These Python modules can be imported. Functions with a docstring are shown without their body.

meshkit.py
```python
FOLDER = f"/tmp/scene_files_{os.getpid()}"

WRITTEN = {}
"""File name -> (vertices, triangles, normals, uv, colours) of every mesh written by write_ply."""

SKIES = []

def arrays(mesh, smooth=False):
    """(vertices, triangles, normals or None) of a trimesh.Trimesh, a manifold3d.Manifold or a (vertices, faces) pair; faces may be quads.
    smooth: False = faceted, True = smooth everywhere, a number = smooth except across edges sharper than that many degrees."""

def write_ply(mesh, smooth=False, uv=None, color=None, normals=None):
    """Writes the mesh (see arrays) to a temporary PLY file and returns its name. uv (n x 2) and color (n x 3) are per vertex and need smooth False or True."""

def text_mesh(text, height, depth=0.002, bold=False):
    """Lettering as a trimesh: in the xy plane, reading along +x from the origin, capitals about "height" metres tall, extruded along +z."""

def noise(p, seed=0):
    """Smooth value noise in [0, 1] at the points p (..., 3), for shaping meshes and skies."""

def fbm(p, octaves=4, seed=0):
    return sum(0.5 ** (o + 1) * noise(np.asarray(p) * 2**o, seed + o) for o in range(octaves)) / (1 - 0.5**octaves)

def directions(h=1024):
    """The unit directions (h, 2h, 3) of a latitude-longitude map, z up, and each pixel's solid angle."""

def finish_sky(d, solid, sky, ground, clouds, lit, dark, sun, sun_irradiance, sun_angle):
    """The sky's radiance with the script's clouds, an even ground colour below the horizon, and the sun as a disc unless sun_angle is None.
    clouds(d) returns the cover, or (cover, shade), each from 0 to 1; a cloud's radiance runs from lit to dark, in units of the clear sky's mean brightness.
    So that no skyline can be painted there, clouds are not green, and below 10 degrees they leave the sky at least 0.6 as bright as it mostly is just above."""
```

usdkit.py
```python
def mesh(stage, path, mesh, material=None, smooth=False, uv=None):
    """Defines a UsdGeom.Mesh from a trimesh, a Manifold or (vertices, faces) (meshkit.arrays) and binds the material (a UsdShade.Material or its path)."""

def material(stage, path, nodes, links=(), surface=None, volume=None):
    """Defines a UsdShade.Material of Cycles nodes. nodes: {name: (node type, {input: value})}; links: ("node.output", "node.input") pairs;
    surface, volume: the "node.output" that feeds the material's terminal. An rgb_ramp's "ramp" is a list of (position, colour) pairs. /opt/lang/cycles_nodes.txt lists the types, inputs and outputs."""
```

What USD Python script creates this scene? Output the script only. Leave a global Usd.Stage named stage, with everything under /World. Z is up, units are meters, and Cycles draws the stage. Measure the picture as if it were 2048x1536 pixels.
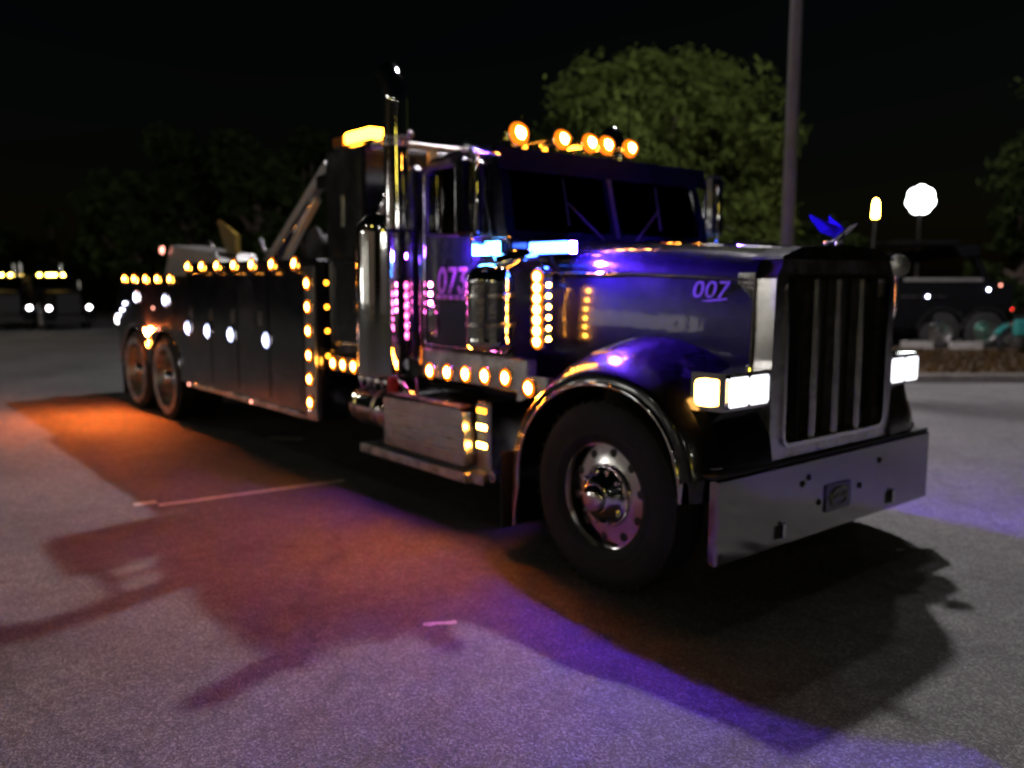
import math, numpy as np, trimesh, usdkit, meshkit
from pxr import Usd, UsdGeom, UsdLux, UsdShade, Gf, Sdf
from shapely.geometry import Polygon, Point, LineString, box as sbox
from scipy.spatial import ConvexHull

stage = Usd.Stage.CreateInMemory()
UsdGeom.SetStageUpAxis(stage, UsdGeom.Tokens.z)
UsdGeom.Xform.Define(stage, '/World')
UsdGeom.Scope.Define(stage, '/World/Looks')
rng = np.random.default_rng(7)
PI = math.pi

# ---------------------------------------------------------------- camera
cam = UsdGeom.Camera.Define(stage, '/World/camera')
EYE = np.array([3.23327497, -4.43372566, 1.70979203])
YAW, PITCH = math.radians(140.809740), math.radians(-7.12769808)
fw = np.array([math.cos(PITCH) * math.cos(YAW), math.cos(PITCH) * math.sin(YAW), math.sin(PITCH)])
rt = np.cross(fw, [0, 0, 1]); rt /= np.linalg.norm(rt); up = np.cross(rt, fw)
M4 = Gf.Matrix4d(*rt, 0, *up, 0, *(-fw), 0, *EYE, 1)
cam.AddTransformOp().Set(M4)
cam.CreateHorizontalApertureAttr(36.0); cam.CreateVerticalApertureAttr(27.0)
cam.CreateFocalLengthAttr(1714.72 / 2048 * 36.0)
cam.CreateFStopAttr(1.75); cam.CreateFocusDistanceAttr(2.3)       # the phone's soft focus
cam.CreateClippingRangeAttr(Gf.Vec2f(0.05, 5000))
cam.CreateExposureAttr(0.0)

# ---------------------------------------------------------------- night sky and a trace of moonlight
SUN_EL, SUN_AZ = math.radians(4.0), math.radians(200.0)      # azimuth = atan2(x, y)
dome = UsdLux.DomeLight.Define(stage, '/World/sky')
dome.CreateIntensityAttr(1.0)
dome.GetPrim().SetCustomDataByKey('kind', 'structure')
sky_m = usdkit.material(stage, '/World/Looks/night_sky', {
    's': ('sky_texture', {'sky_type': 'single_scattering', 'sun_disc': False, 'sun_elevation': SUN_EL, 'sun_rotation': SUN_AZ}),
    'b': ('background_shader', {'strength': 0.0009})}, [('s.color', 'b.color')], surface='b.background')
UsdShade.MaterialBindingAPI.Apply(dome.GetPrim()).Bind(sky_m)
moon = UsdLux.DistantLight.Define(stage, '/World/moonlight')
moon.CreateIntensityAttr(0.0012); moon.CreateAngleAttr(0.5); moon.CreateNormalizeAttr(True); moon.CreateColorAttr(Gf.Vec3f(1, .95, .88))
sd = np.array([math.cos(SUN_EL) * math.sin(SUN_AZ), math.cos(SUN_EL) * math.cos(SUN_AZ), math.sin(SUN_EL)])
zx = np.cross([0, 0, 1], sd); zx /= np.linalg.norm(zx); zy = np.cross(sd, zx)
moon.AddTransformOp().Set(Gf.Matrix4d(*zx, 0, *zy, 0, *sd, 0, 0, 0, 0, 1))

# ---------------------------------------------------------------- materials
def P(name, base, rough=.5, metal=0., coat=0., var=0., vscale=8., bump=0., bscale=60., rvar=0., spec=.5, coat_bump=False, **kw):
    n = {'p': ('principled_bsdf', dict(base_color=base, roughness=rough, metallic=metal, coat_weight=coat, coat_roughness=.04, specular_ior_level=spec, **kw))}
    l = []
    if var or bump or rvar:
        n['t'] = ('texture_coordinate', {})
    if var:
        n['n'] = ('noise_texture', {'scale': vscale, 'detail': 5., 'roughness': .6})
        b = np.array(base, float)
        n['r'] = ('rgb_ramp', {'ramp': [(.25, tuple(b * (1 - var))), (.75, tuple(np.minimum(b * (1 + var), 1)))]})
        l += [('t.object', 'n.vector'), ('n.fac', 'r.fac'), ('r.color', 'p.base_color')]
    if rvar:
        n['n2'] = ('noise_texture', {'scale': vscale * .7, 'detail': 4.})
        n['mr'] = ('map_range', {'from_min': .3, 'from_max': .7, 'to_min': max(rough - rvar, .01), 'to_max': rough + rvar})
        l += [('t.object', 'n2.vector'), ('n2.fac', 'mr.value'), ('mr.result', 'p.roughness')]
    if bump:
        n['n3'] = ('noise_texture', {'scale': bscale, 'detail': 4.})
        n['bp'] = ('bump', {'strength': 1.0, 'distance': bump})
        l += [('t.object', 'n3.vector'), ('n3.fac', 'bp.height'), ('bp.normal', 'p.normal')]
        if coat_bump: l += [('bp.normal', 'p.coat_normal')]
    return usdkit.material(stage, '/World/Looks/' + name, n, l, surface='p.BSDF')

def EM(name, rgb, k):
    return usdkit.material(stage, '/World/Looks/' + name, {'e': ('emission', {'color': rgb, 'strength': float(k)})}, [], surface='e.emission')

M = {}
M['paint'] = P('navy_paint', (.0035, .0035, .011), .22, .03, 1., var=.25, vscale=5, rvar=.05, bump=.0035, bscale=3.2, coat_bump=True)
M['paint_black'] = P('black_paint', (.004, .004, .007), .25, 0, 1., var=.2, vscale=5, rvar=.06)
M['visor'] = P('visor_black', (.003, .003, .004), .9, var=.2, spec=.05)
M['dark_matte'] = P('dark_matte', (.004, .004, .005), .75, var=.3, spec=.08)
M['dark_glass'] = P('dark_glass', (.006, .006, .007), .06)
M['bumper'] = P('bumper_steel', (.36, .35, .35), .10, 1., var=.06, vscale=7, bump=.0004, bscale=7, rvar=.03)
M['chrome'] = P('chrome', (.80, .80, .80), .05, 1., bump=.0006, bscale=14, rvar=.02, vscale=9)
M['steel'] = P('polished_steel', (.62, .61, .60), .22, 1., var=.08, vscale=7, bump=.0005, bscale=9, rvar=.06)
M['rim_alu'] = P('polished_rim', (.74, .73, .72), .15, 1., bump=.0004, bscale=12, rvar=.05, vscale=9)
M['alu'] = P('tread_aluminium', (.55, .54, .53), .32, 1., var=.12, vscale=12, rvar=.08)
M['grey_metal'] = P('galvanised_metal', (.42, .41, .40), .4, .7, var=.15, vscale=6)
M['rubber'] = P('tyre_rubber', (.018, .017, .017), .75, var=.3, vscale=14, bump=.002, bscale=90)
M['black'] = P('black_plastic', (.012, .012, .013), .5, var=.2)
M['dark_mesh'] = P('grille_screen', (.03, .03, .03), .45, .6, bump=.004, bscale=160)
M['under'] = P('chassis_black', (.012, .011, .011), .65, var=.3)
M['seat'] = P('seat_fabric', (.03, .028, .03), .85, var=.3)
M['red_paint'] = P('red_plastic', (.25, .012, .012), .35)
M['yellow'] = P('yellow_paint', (.20, .13, .015), .45, var=.2)
M['white_paint'] = P('white_paint', (.6, .58, .56), .5, var=.1)
M['decal'] = P('rose_lettering', (.42, .20, .22), .45)
M['decal_grey'] = P('grey_lettering', (.17, .14, .12), .45)
M['emblem'] = P('emblem_blue', (.02, .022, .06), .25, coat=.6)
M['wall_beige'] = P('beige_render', (.46, .42, .35), .85, var=.12, vscale=1.5)
M['concrete'] = P('concrete', (.34, .32, .30), .85, var=.2, vscale=9, bump=.004)
M['old_kerb'] = P('weathered_kerb', (.10, .09, .08), .9, var=.3, vscale=6)
M['pole'] = P('pole_bronze', (.22, .20, .19), .5, .3, var=.15, vscale=4)
M['bark'] = P('bark', (.075, .055, .04), .9, var=.4, vscale=5, bump=.02, bscale=20)
M['orn_blue'] = P('blue_acrylic', (.012, .008, .14), .08, emission_color=(.06, .02, 1.), emission_strength=.05)
M['teal_paint'] = P('teal_paint', (.03, .22, .20), .25, 0, 1.)
M['pale_blue'] = P('pale_blue_paint', (.30, .38, .50), .3, 0, 1.)
M['road_line'] = P('road_line_paint', (.48, .47, .45), .75, var=.35, vscale=22)
M['amber_plastic'] = P('amber_plastic', (.45, .14, .01), .2, coat=.5)
M['glass'] = usdkit.material(stage, '/World/Looks/window_glass', {
    't': ('transparent_bsdf', {'color': (.30, .33, .34)}), 'g': ('glossy_bsdf', {'color': (.95, .95, .95), 'roughness': .02}),
    'f': ('fresnel', {'IOR': 1.55}), 'm': ('mix_closure', {})},
    [('f.fac', 'm.fac'), ('t.BSDF', 'm.closure1'), ('g.BSDF', 'm.closure2')], surface='m.closure')
for nm, rgb, k in [('amber', (1., .34, .035), 125), ('amber_sill', (1., .21, .012), 850), ('amber_roof', (1., .36, .035), 190), ('amber_beacon', (1., .34, .02), 26), ('amber_hot', (1., .36, .04), 90), ('amber_wheel', (1., .17, .02), 8000), ('amber_dim', (1., .36, .02), 7), ('white', (.80, .82, 1.), 40),
                   ('head', (1., .95, .97), 12), ('blue', (.045, .13, 1.), 24), ('blue_front', (.13, .035, 1.), 23000), ('blue_rear', (.22, .04, 1.), 7000), ('cyan', (.09, .40, 1.), 28), ('pink', (1., .13, .55), 120), ('violet', (.45, .10, 1.), 160),
                   ('red', (1., .05, .03), 14), ('rose', (1., .35, .25), 5), ('yellow_lamp', (1., .62, .10), 45), ('lot', (1., .94, .97), 4500), ('lot2', (1., .95, .96), 420),
                   ('lot_far', (.95, 1., .98), 10), ('lot_back', (1., .97, .86), 80), ('lot_left', (1., .96, .80), 220), ('sodium', (1., .80, .12), 40), ('teal_glow', (.05, .9, .6), 9), ('warm', (1., .80, .52), 1.6), ('store', (1., .93, .78), 1.3), ('wall', (1., .92, .75), 5), ('fascia', (1., .97, .88), 7), ('station', (1., .98, .92), 260), ('sign', (1., .78, .08), 8), ('entrance', (1., .97, .92), 16), ('turn', (1., .46, .10), 16)]:
    M['e_' + nm] = EM('glow_' + nm, rgb, k)

for nm, rgb, k in [('amber', (1., .20, .008), 1.6), ('amber_sill', (1., .20, .008), 1.9), ('amber_roof', (1., .20, .008), 1.9), ('amber_hot', (1., .22, .008), 1.7), ('amber_wheel', (1., .2, .01), 3), ('white', (.55, .6, 1.), 4.), ('head', (.95, .95, 1.), 2.2), ('pink', (1., .12, .45), 5.)]:
    M['e_' + nm + '_lens'] = EM('lens_' + nm, rgb, k)
# asphalt: dark binder, pale stones, worn patches, tar seams
M['asphalt'] = usdkit.material(stage, '/World/Looks/asphalt', {
    'g': ('geometry', {}),
    'v': ('voronoi_texture', {'scale': 120., 'randomness': 1.}),
    'sr': ('rgb_ramp', {'ramp': [(0., (.076, .073, .074)), (.45, (.108, .104, .105)), (.75, (.145, .141, .141)), (.95, (.22, .215, .215))]}),
    'big': ('noise_texture', {'scale': .55, 'detail': 6., 'roughness': .6}),
    'br': ('rgb_ramp', {'ramp': [(.28, (.62, .62, .62)), (.50, (.95, .95, .95)), (.75, (1.25, 1.22, 1.2))]}),
    'mid': ('noise_texture', {'scale': 9., 'detail': 5., 'roughness': .7}),
    'mr': ('rgb_ramp', {'ramp': [(.25, (.72, .72, .72)), (.75, (1.22, 1.22, 1.22))]}),
    'm1': ('mix_color', {'blend_type': 'multiply', 'fac': 1.}), 'm2': ('mix_color', {'blend_type': 'multiply', 'fac': 1.}),
    'cw': ('noise_texture', {'scale': 1.3, 'detail': 3.}), 'cs': ('vector_math', {'math_type': 'scale', 'scale': .7}), 'ca': ('vector_math', {'math_type': 'add'}),
    'cv': ('voronoi_texture', {'feature': 'distance_to_edge', 'scale': .28}), 'cr': ('rgb_ramp', {'ramp': [(0., (.80, .80, .80)), (.006, (.9, .9, .9)), (.010, (1., 1., 1.))]}),
    'st': ('noise_texture', {'scale': .9, 'detail': 3., 'distortion': 1.2}), 'stm': ('rgb_ramp', {'ramp': [(.60, (1., 1., 1.)), (.80, (.84, .83, .84))]}),
    'm3': ('mix_color', {'blend_type': 'multiply', 'fac': 1.}), 'm4': ('mix_color', {'blend_type': 'multiply', 'fac': 1.}),
    'sep': ('separate_color', {}),
    'fine': ('noise_texture', {'scale': 170., 'detail': 3.}),
    'add': ('math', {'math_type': 'add'}),
    'bp': ('bump', {'strength': .6, 'distance': .004}),
    'p': ('principled_bsdf', {'roughness': .82, 'specular_ior_level': .35})},
    [('g.position', 'v.vector'), ('g.position', 'big.vector'), ('g.position', 'mid.vector'), ('g.position', 'fine.vector'),
     ('v.color', 'sep.color'), ('sep.r', 'sr.fac'), ('big.fac', 'br.fac'), ('mid.fac', 'mr.fac'),
     ('sr.color', 'm1.a'), ('br.color', 'm1.b'), ('m1.result', 'm2.a'), ('mr.color', 'm2.b'), ('g.position', 'cw.vector'), ('cw.color', 'cs.vector1'), ('cs.vector', 'ca.vector1'), ('g.position', 'ca.vector2'), ('ca.vector', 'cv.vector'), ('cv.distance', 'cr.fac'), ('m2.result', 'm3.a'), ('cr.color', 'm3.b'), ('g.position', 'st.vector'), ('st.fac', 'stm.fac'), ('m3.result', 'm4.a'), ('stm.color', 'm4.b'), ('m4.result', 'p.base_color'),
     ('v.distance', 'add.value1'), ('fine.fac', 'add.value2'), ('add.value', 'bp.height'), ('bp.normal', 'p.normal')], surface='p.BSDF')

def leaf_mat(name, col):
    c = np.array(col)
    return usdkit.material(stage, '/World/Looks/' + name, {
        'g': ('geometry', {}), 'n': ('noise_texture', {'scale': 1.1, 'detail': 4.}), 'w': ('white_noise_texture', {}),
        'r': ('rgb_ramp', {'ramp': [(.3, tuple(c * .55)), (.7, tuple(c * 1.35))]}),
        'd': ('diffuse_bsdf', {}), 't': ('translucent_bsdf', {}), 'm': ('mix_closure', {'fac': .3})},
        [('g.position', 'n.vector'), ('n.fac', 'r.fac'), ('r.color', 'd.color'), ('r.color', 't.color'), ('d.BSDF', 'm.closure1'), ('t.BSDF', 'm.closure2')], surface='m.closure')
M['leaf'] = leaf_mat('leaves_green', (.055, .074, .017))
M['leaf_dark'] = leaf_mat('leaves_dark', (.035, .052, .016))
M['dry_grass'] = leaf_mat('dry_grass_blades', (.085, .052, .022))
M['soil'] = P('soil', (.055, .035, .022), .95, var=.4, vscale=3, bump=.03, bscale=8)

# ---------------------------------------------------------------- scene helpers
used = {}
def path_for(parent, name):
    base = (str(parent.GetPath()) if parent is not None else '/World') + '/' + name
    k = used.get(base, 0); used[base] = k + 1
    return base if k == 0 else f'{base}_{k:03d}'
def tag(p, label=None, cat=None, group=None, kind=None):
    for k, v in (('label', label), ('category', cat), ('group', group), ('kind', kind)):
        if v: p.SetCustomDataByKey(k, v)
    return p
def thing(name, label, cat, loc=(0, 0, 0), rotz=0., group=None, kind=None, parent=None):
    x = UsdGeom.Xform.Define(stage, path_for(parent, name))
    x.AddTranslateOp().Set(Gf.Vec3d(*map(float, loc)))
    if rotz: x.AddRotateZOp().Set(math.degrees(rotz))
    return tag(x.GetPrim(), label, cat, group, kind)
def obj(parent, name, mesh, m, smooth=False, label=None, **kw):
    if isinstance(mesh, list): mesh = trimesh.util.concatenate(mesh)
    pr = usdkit.mesh(stage, path_for(parent, name), mesh, M[m] if isinstance(m, str) else m, smooth=smooth).GetPrim()
    return tag(pr, label, **kw)
def sub(parent, name):                       # a part that is only a holder of sub-parts
    return UsdGeom.Xform.Define(stage, path_for(parent, name)).GetPrim()
def objs(parent, name, meshes, m, smooth=False, **kw):
    for q in meshes: obj(parent, name, q, m, smooth, **kw)
def copy_of(src, name, label, loc, rotz=0., group=None):
    x = UsdGeom.Xform.Define(stage, path_for(None, name))
    x.GetPrim().GetReferences().AddInternalReference(src.GetPath())
    x.ClearXformOpOrder()
    for o in ('xformOp:translate', 'xformOp:rotateZ'):
        pass
    x.GetPrim().GetAttribute('xformOp:translate').Set(Gf.Vec3d(*map(float, loc)))
    a = x.GetPrim().GetAttribute('xformOp:rotateZ')
    ops = ['xformOp:translate', 'xformOp:rotateZ', 'xformOp:scale']
    if not a: a = x.GetPrim().CreateAttribute('xformOp:rotateZ', Sdf.ValueTypeNames.Float)
    a.Set(math.degrees(rotz))
    x.GetXformOpOrderAttr().Set(ops)
    p = x.GetPrim(); p.SetInstanceable(True)
    return tag(p, label, src.GetCustomDataByKey('category'), group or src.GetCustomDataByKey('group'))

# ---------------------------------------------------------------- shapes
def hull(pts):
    h = trimesh.Trimesh(np.asarray(pts, float), process=False).convex_hull
    return h
def bx(x0, x1, y0, y1, z0, z1, c=.006):
    c = min(c, (x1 - x0) * .4, (y1 - y0) * .4, (z1 - z0) * .4)
    pts = []
    for sx, X in ((1, x0), (-1, x1)):
        for sy, Y in ((1, y0), (-1, y1)):
            for sz, Z in ((1, z0), (-1, z1)):
                pts += [(X, Y + sy * c, Z + sz * c), (X + sx * c, Y, Z + sz * c), (X + sx * c, Y + sy * c, Z)]
    return hull(pts)
def prism_y(poly, y0, y1):                   # poly in (x, z), extruded along y
    m = trimesh.creation.extrude_polygon(poly if isinstance(poly, Polygon) else Polygon(poly), y1 - y0, engine='earcut')
    v = m.vertices; m.vertices = np.stack([v[:, 0], y1 - v[:, 2], v[:, 1]], 1); return m
def prism_x(poly, x0, x1):                   # poly in (y, z), extruded along x
    m = trimesh.creation.extrude_polygon(poly if isinstance(poly, Polygon) else Polygon(poly), x1 - x0, engine='earcut')
    v = m.vertices; m.vertices = np.stack([x0 + v[:, 2], v[:, 0], v[:, 1]], 1); return m
def rrect(x0, x1, y0, y1, r, q=6):
    return sbox(x0 + r, y0 + r, x1 - r, y1 - r).buffer(r, quad_segs=q)
def tube(path, r, n=12, cap=True):
    p = np.asarray(path, float); k = len(p); rr = np.broadcast_to(np.asarray(r, float), (k,))
    t = np.gradient(p, axis=0); t /= np.linalg.norm(t, axis=1, keepdims=True)
    a = np.array([0, 0, 1.]) if abs(t[0][2]) < .9 else np.array([1., 0, 0]); u = np.cross(t[0], a); u /= np.linalg.norm(u)
    V = []; th = np.arange(n) / n * 2 * PI
    for i in range(k):
        u = u - t[i] * (u @ t[i]); u /= np.linalg.norm(u); w = np.cross(t[i], u)
        V.append(p[i] + rr[i] * (np.cos(th)[:, None] * u + np.sin(th)[:, None] * w))
    V = np.vstack(V); F = []
    for i in range(k - 1):
        for j in range(n):
            a0, b0 = i * n + j, i * n + (j + 1) % n
            F += [(a0, b0, b0 + n), (a0, b0 + n, a0 + n)]
    if cap:
        V = np.vstack([V, p[0], p[-1]]); e0, e1 = len(V) - 2, len(V) - 1
        for j in range(n):
            F += [(e0, (j + 1) % n, j), (e1, (k - 1) * n + j, (k - 1) * n + (j + 1) % n)]
    return trimesh.Trimesh(V, F, process=False)
def lathe(prof, n=40, axis='z', at=(0, 0, 0)):
    """prof: (radius, height) pairs; axis '-y' sends height to -y (near side), '+y' to +y, '+x', 'z'."""
    pr = np.asarray(prof, float); k = len(pr); th = np.arange(n) / n * 2 * PI
    V = np.vstack([np.stack([r * np.cos(th), r * np.sin(th), np.full(n, h)], 1) for r, h in pr]); F = []
    for i in range(k - 1):
        for j in range(n):
            a0, b0 = i * n + j, i * n + (j + 1) % n
            F += [(a0, b0, b0 + n), (a0, b0 + n, a0 + n)]
    m = trimesh.Trimesh(V, F, process=False); v = m.vertices
    if axis == '-y': v = np.stack([v[:, 0], -v[:, 2], v[:, 1]], 1)
    elif axis == '+y': v = np.stack([v[:, 0], v[:, 2], -v[:, 1]], 1)
    elif axis == '+x': v = np.stack([v[:, 2], v[:, 0], v[:, 1]], 1)
    elif axis == '-x': v = np.stack([-v[:, 2], -v[:, 0], v[:, 1]], 1)
    m.vertices = v + np.asarray(at); return m
def orient(m, normal, at):
    """a shape built about +z, turned so that +z points along normal, moved to at"""
    n = np.asarray(normal, float); n /= np.linalg.norm(n)
    m = m.copy(); m.apply_transform(trimesh.geometry.align_vectors([0, 0, 1], n)); m.apply_translation(at); return m
def dome_lens(r, h, flat=1.0):
    prof = [(r, 0.)] + [(r * math.cos(a), h * math.sin(a)) for a in np.linspace(.0, PI / 2 - .02, 6)] 
    m = lathe(prof + [(1e-4, h)], 20)
    m.vertices[:, 1] *= flat; return m
def lens_box(a, b, h):
    return hull([(sx * (a - k), sy * (b - k), z) for sx in (-1, 1) for sy in (-1, 1) for k, z in ((0, 0), (0, h * .6), (min(a, b) * .3, h))])
def ring_lens(r, h):
    return lathe([(r, 0.), (r * .97, h * .45), (r * .88, h * .75), (r * .78, h * .92), (r * .66, h * .95)], 20)
def ring(r, w, h):
    return lathe([(r, 0), (r + w, 0), (r + w, h * .6), (r + w * .6, h), (r, h * .7), (r, 0)], 20)
def lamp(parent, name, at, normal, r, m, h=None, bezel='chrome', flat=1.0, label=None):
    hh = h or r * .45
    if m in ('e_amber', 'e_amber_sill', 'e_amber_roof', 'e_amber_hot', 'e_amber_wheel', 'e_white', 'e_pink') and r > .02:
        l = obj(parent, name, orient(ring_lens(r * 1.22, hh), normal, at), m + '_lens', smooth=True, label=label)
        obj(l, 'bulb', orient(dome_lens(r * .88, hh * 1.15, flat), normal, at), m, smooth=True)
    else:
        l = obj(parent, name, orient(dome_lens(r, hh, flat), normal, at), m, smooth=True, label=label)
    if bezel:
        b = ring(r * 1.22, r * .24, r * .35); b.vertices[:, 1] *= flat
        obj(l, 'bezel', orient(b, normal, at), bezel, smooth=40)
    return l
def text_y(s, h, at, depth=.003, bold=True, shear=0.):     # lettering on a face that looks towards -y
    m = meshkit.text_mesh(s, h, depth, bold); v = m.vertices.copy()
    v[:, 0] += shear * v[:, 1]
    m.vertices = np.stack([v[:, 0], -v[:, 2], v[:, 1]], 1) + np.asarray(at); return m
def loft(sections, cap=True):
    S = np.asarray(sections, float); k, n, _ = S.shape; F = []
    for i in range(k - 1):
        for j in range(n):
            a0, b0 = i * n + j, i * n + (j + 1) % n
            F += [(a0, b0, b0 + n), (a0, b0 + n, a0 + n)]
    V = S.reshape(-1, 3)
    if cap:
        V = np.vstack([V, S[0].mean(0), S[-1].mean(0)])
        for j in range(n): F += [(k * n, (j + 1) % n, j), (k * n + 1, (k - 1) * n + j, (k - 1) * n + (j + 1) % n)]
    m = trimesh.Trimesh(V, F, process=False)
    if m.volume < 0: m.invert()
    return m
def arc(cx, cz, r, a0, a1, n):
    return [(cx + r * math.cos(a), cz + r * math.sin(a)) for a in np.linspace(a0, a1, n)]

# ================================================================= the ground
g = trimesh.creation.cylinder(radius=420, height=.4, sections=96); g.apply_translation((0, 0, -.2))
obj(None, 'ground', g, 'asphalt', kind='structure', label='worn grey asphalt of the parking lot')
def strip(pts, z):
    p = np.array([(x, y, z) for x, y in pts]); return trimesh.Trimesh(p, [(0, 1, 2), (0, 2, 3)], process=False)
def quad_line(a, b, w, z=.004, n=24, seed=0):
    """painted stripe with ragged, worn edges"""
    a, b = np.array(a, float), np.array(b, float); d = (b - a) / np.linalg.norm(b - a); s = np.array([-d[1], d[0]])
    r = np.random.default_rng(seed); V, F = [], []
    for i, t in enumerate(np.linspace(0, 1, n)):
        c = a + (b - a) * t; e = r.uniform(-.012, .006, 2)
        V += [(*(c - s * (w / 2 + e[0])), z), (*(c + s * (w / 2 + e[1])), z)]
        if i: k = 2 * i; F += [(k - 2, k, k + 1), (k - 2, k + 1, k - 1)]
    m = trimesh.Trimesh(V, F, process=False)
    if m.face_normals[0][2] < 0: m.invert()
    return m
obj(None, 'parking_line', quad_line((-3.32, -2.52), (-3.16, -1.05), .085, seed=1), 'road_line', kind='structure', label='pale painted parking line reaching under the truck behind the cab')
obj(None, 'parking_line', quad_line((-3.46, -2.66), (-3.44, -2.50), .10, seed=2, n=6), 'road_line', kind='structure', label='short worn dab of white paint beyond the end of the parking line')
obj(None, 'parking_line', quad_line((-.19, -2.21), (-.115, -2.06), .05, seed=3, n=6), 'road_line', kind='structure', label='faint worn dash of white paint in the shadow before the front wheel')
obj(None, 'parking_line', quad_line((-5.4, -.75), (-5.1, -.5), .13, seed=4, n=6), 'road_line', kind='structure', label='faint pale paint mark under the wrecker body')

# planted island to the right, behind the truck
A = np.array([.632, .775]); B = np.array([-.775, .632]); O = np.array([-3.0, 9.8])
def isl(a, b): return tuple(O + A * a + B * b)
soil = hull([(*isl(a, b), z) for a in (-1.2, 26) for b in (.2, 6.2) for z in (-.05, .085)])
obj(None, 'planting_strip', soil, 'soil', kind='structure', label='brown planting strip beside the lot')
for k in range(9):
    a0 = -1.4 + k * 3.04
    c = hull([(*isl(a, b), z) for a in (a0, a0 + 3.02) for b, z in ((-.02, -.05), (-.0, .11), (.03, .14), (.19, .14), (.19, -.05))])
    obj(None, 'kerb', c, 'old_kerb', kind='structure')
V, F = [], []
for i in range(9000):
    a, b = rng.uniform(-1, 20), rng.uniform(.3, 4.9)
    x, y = isl(a, b); th = rng.uniform(0, 2 * PI); w = rng.uniform(.015, .03); hgt = rng.uniform(.05, .16); lean = rng.normal(0, .05, 2)
    k = len(V); dx, dy = w * math.cos(th), w * math.sin(th)
    V += [(x - dx, y - dy, .08), (x + dx, y + dy, .08), (x + lean[0], y + lean[1], .08 + hgt)]; F.append((k, k + 1, k + 2))
obj(None, 'dry_grass', trimesh.Trimesh(V, F, process=False), 'dry_grass', kind='stuff', label='short dry grass on the planting strip', cat='grass')

# ================================================================= trees
def leaves(lobes, n, size, seed):
    r = np.random.default_rng(seed); lob = np.array([l[:4] for l in lobes]); w = lob[:, 3] ** 2.2; w /= w.sum()
    idx = r.choice(len(lob), n, p=w); d = r.normal(size=(n, 3)); d /= np.linalg.norm(d, axis=1, keepdims=True)
    rad = r.uniform(.25, 1., n) ** .45
    c = lob[idx, :3] + d * (lob[idx, 3] * rad)[:, None] * np.array([1, 1, .85])
    c += (meshkit.fbm(c * .9, 3, seed)[:, None] - .5) * 1.7 * d
    keep = meshkit.fbm(c * 1.6 + 31, 3, seed + 5) > .44
    c, d = c[keep], d[keep]; n = len(c)
    u = r.normal(size=(n, 3)) ; u /= np.linalg.norm(u, axis=1, keepdims=True); v = np.cross(u, r.normal(size=(n, 3))); v /= np.linalg.norm(v, axis=1, keepdims=True)
    s = size * r.uniform(.5, 1.15, n)[:, None]
    V = np.stack([c - u * s, c - v * s * .42, c + u * s, c + v * s * .42], 1).reshape(-1, 3)
    q = np.arange(n)[:, None] * 4
    return trimesh.Trimesh(V, np.vstack([q + [0, 1, 2], q + [0, 2, 3]]), process=False)
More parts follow.
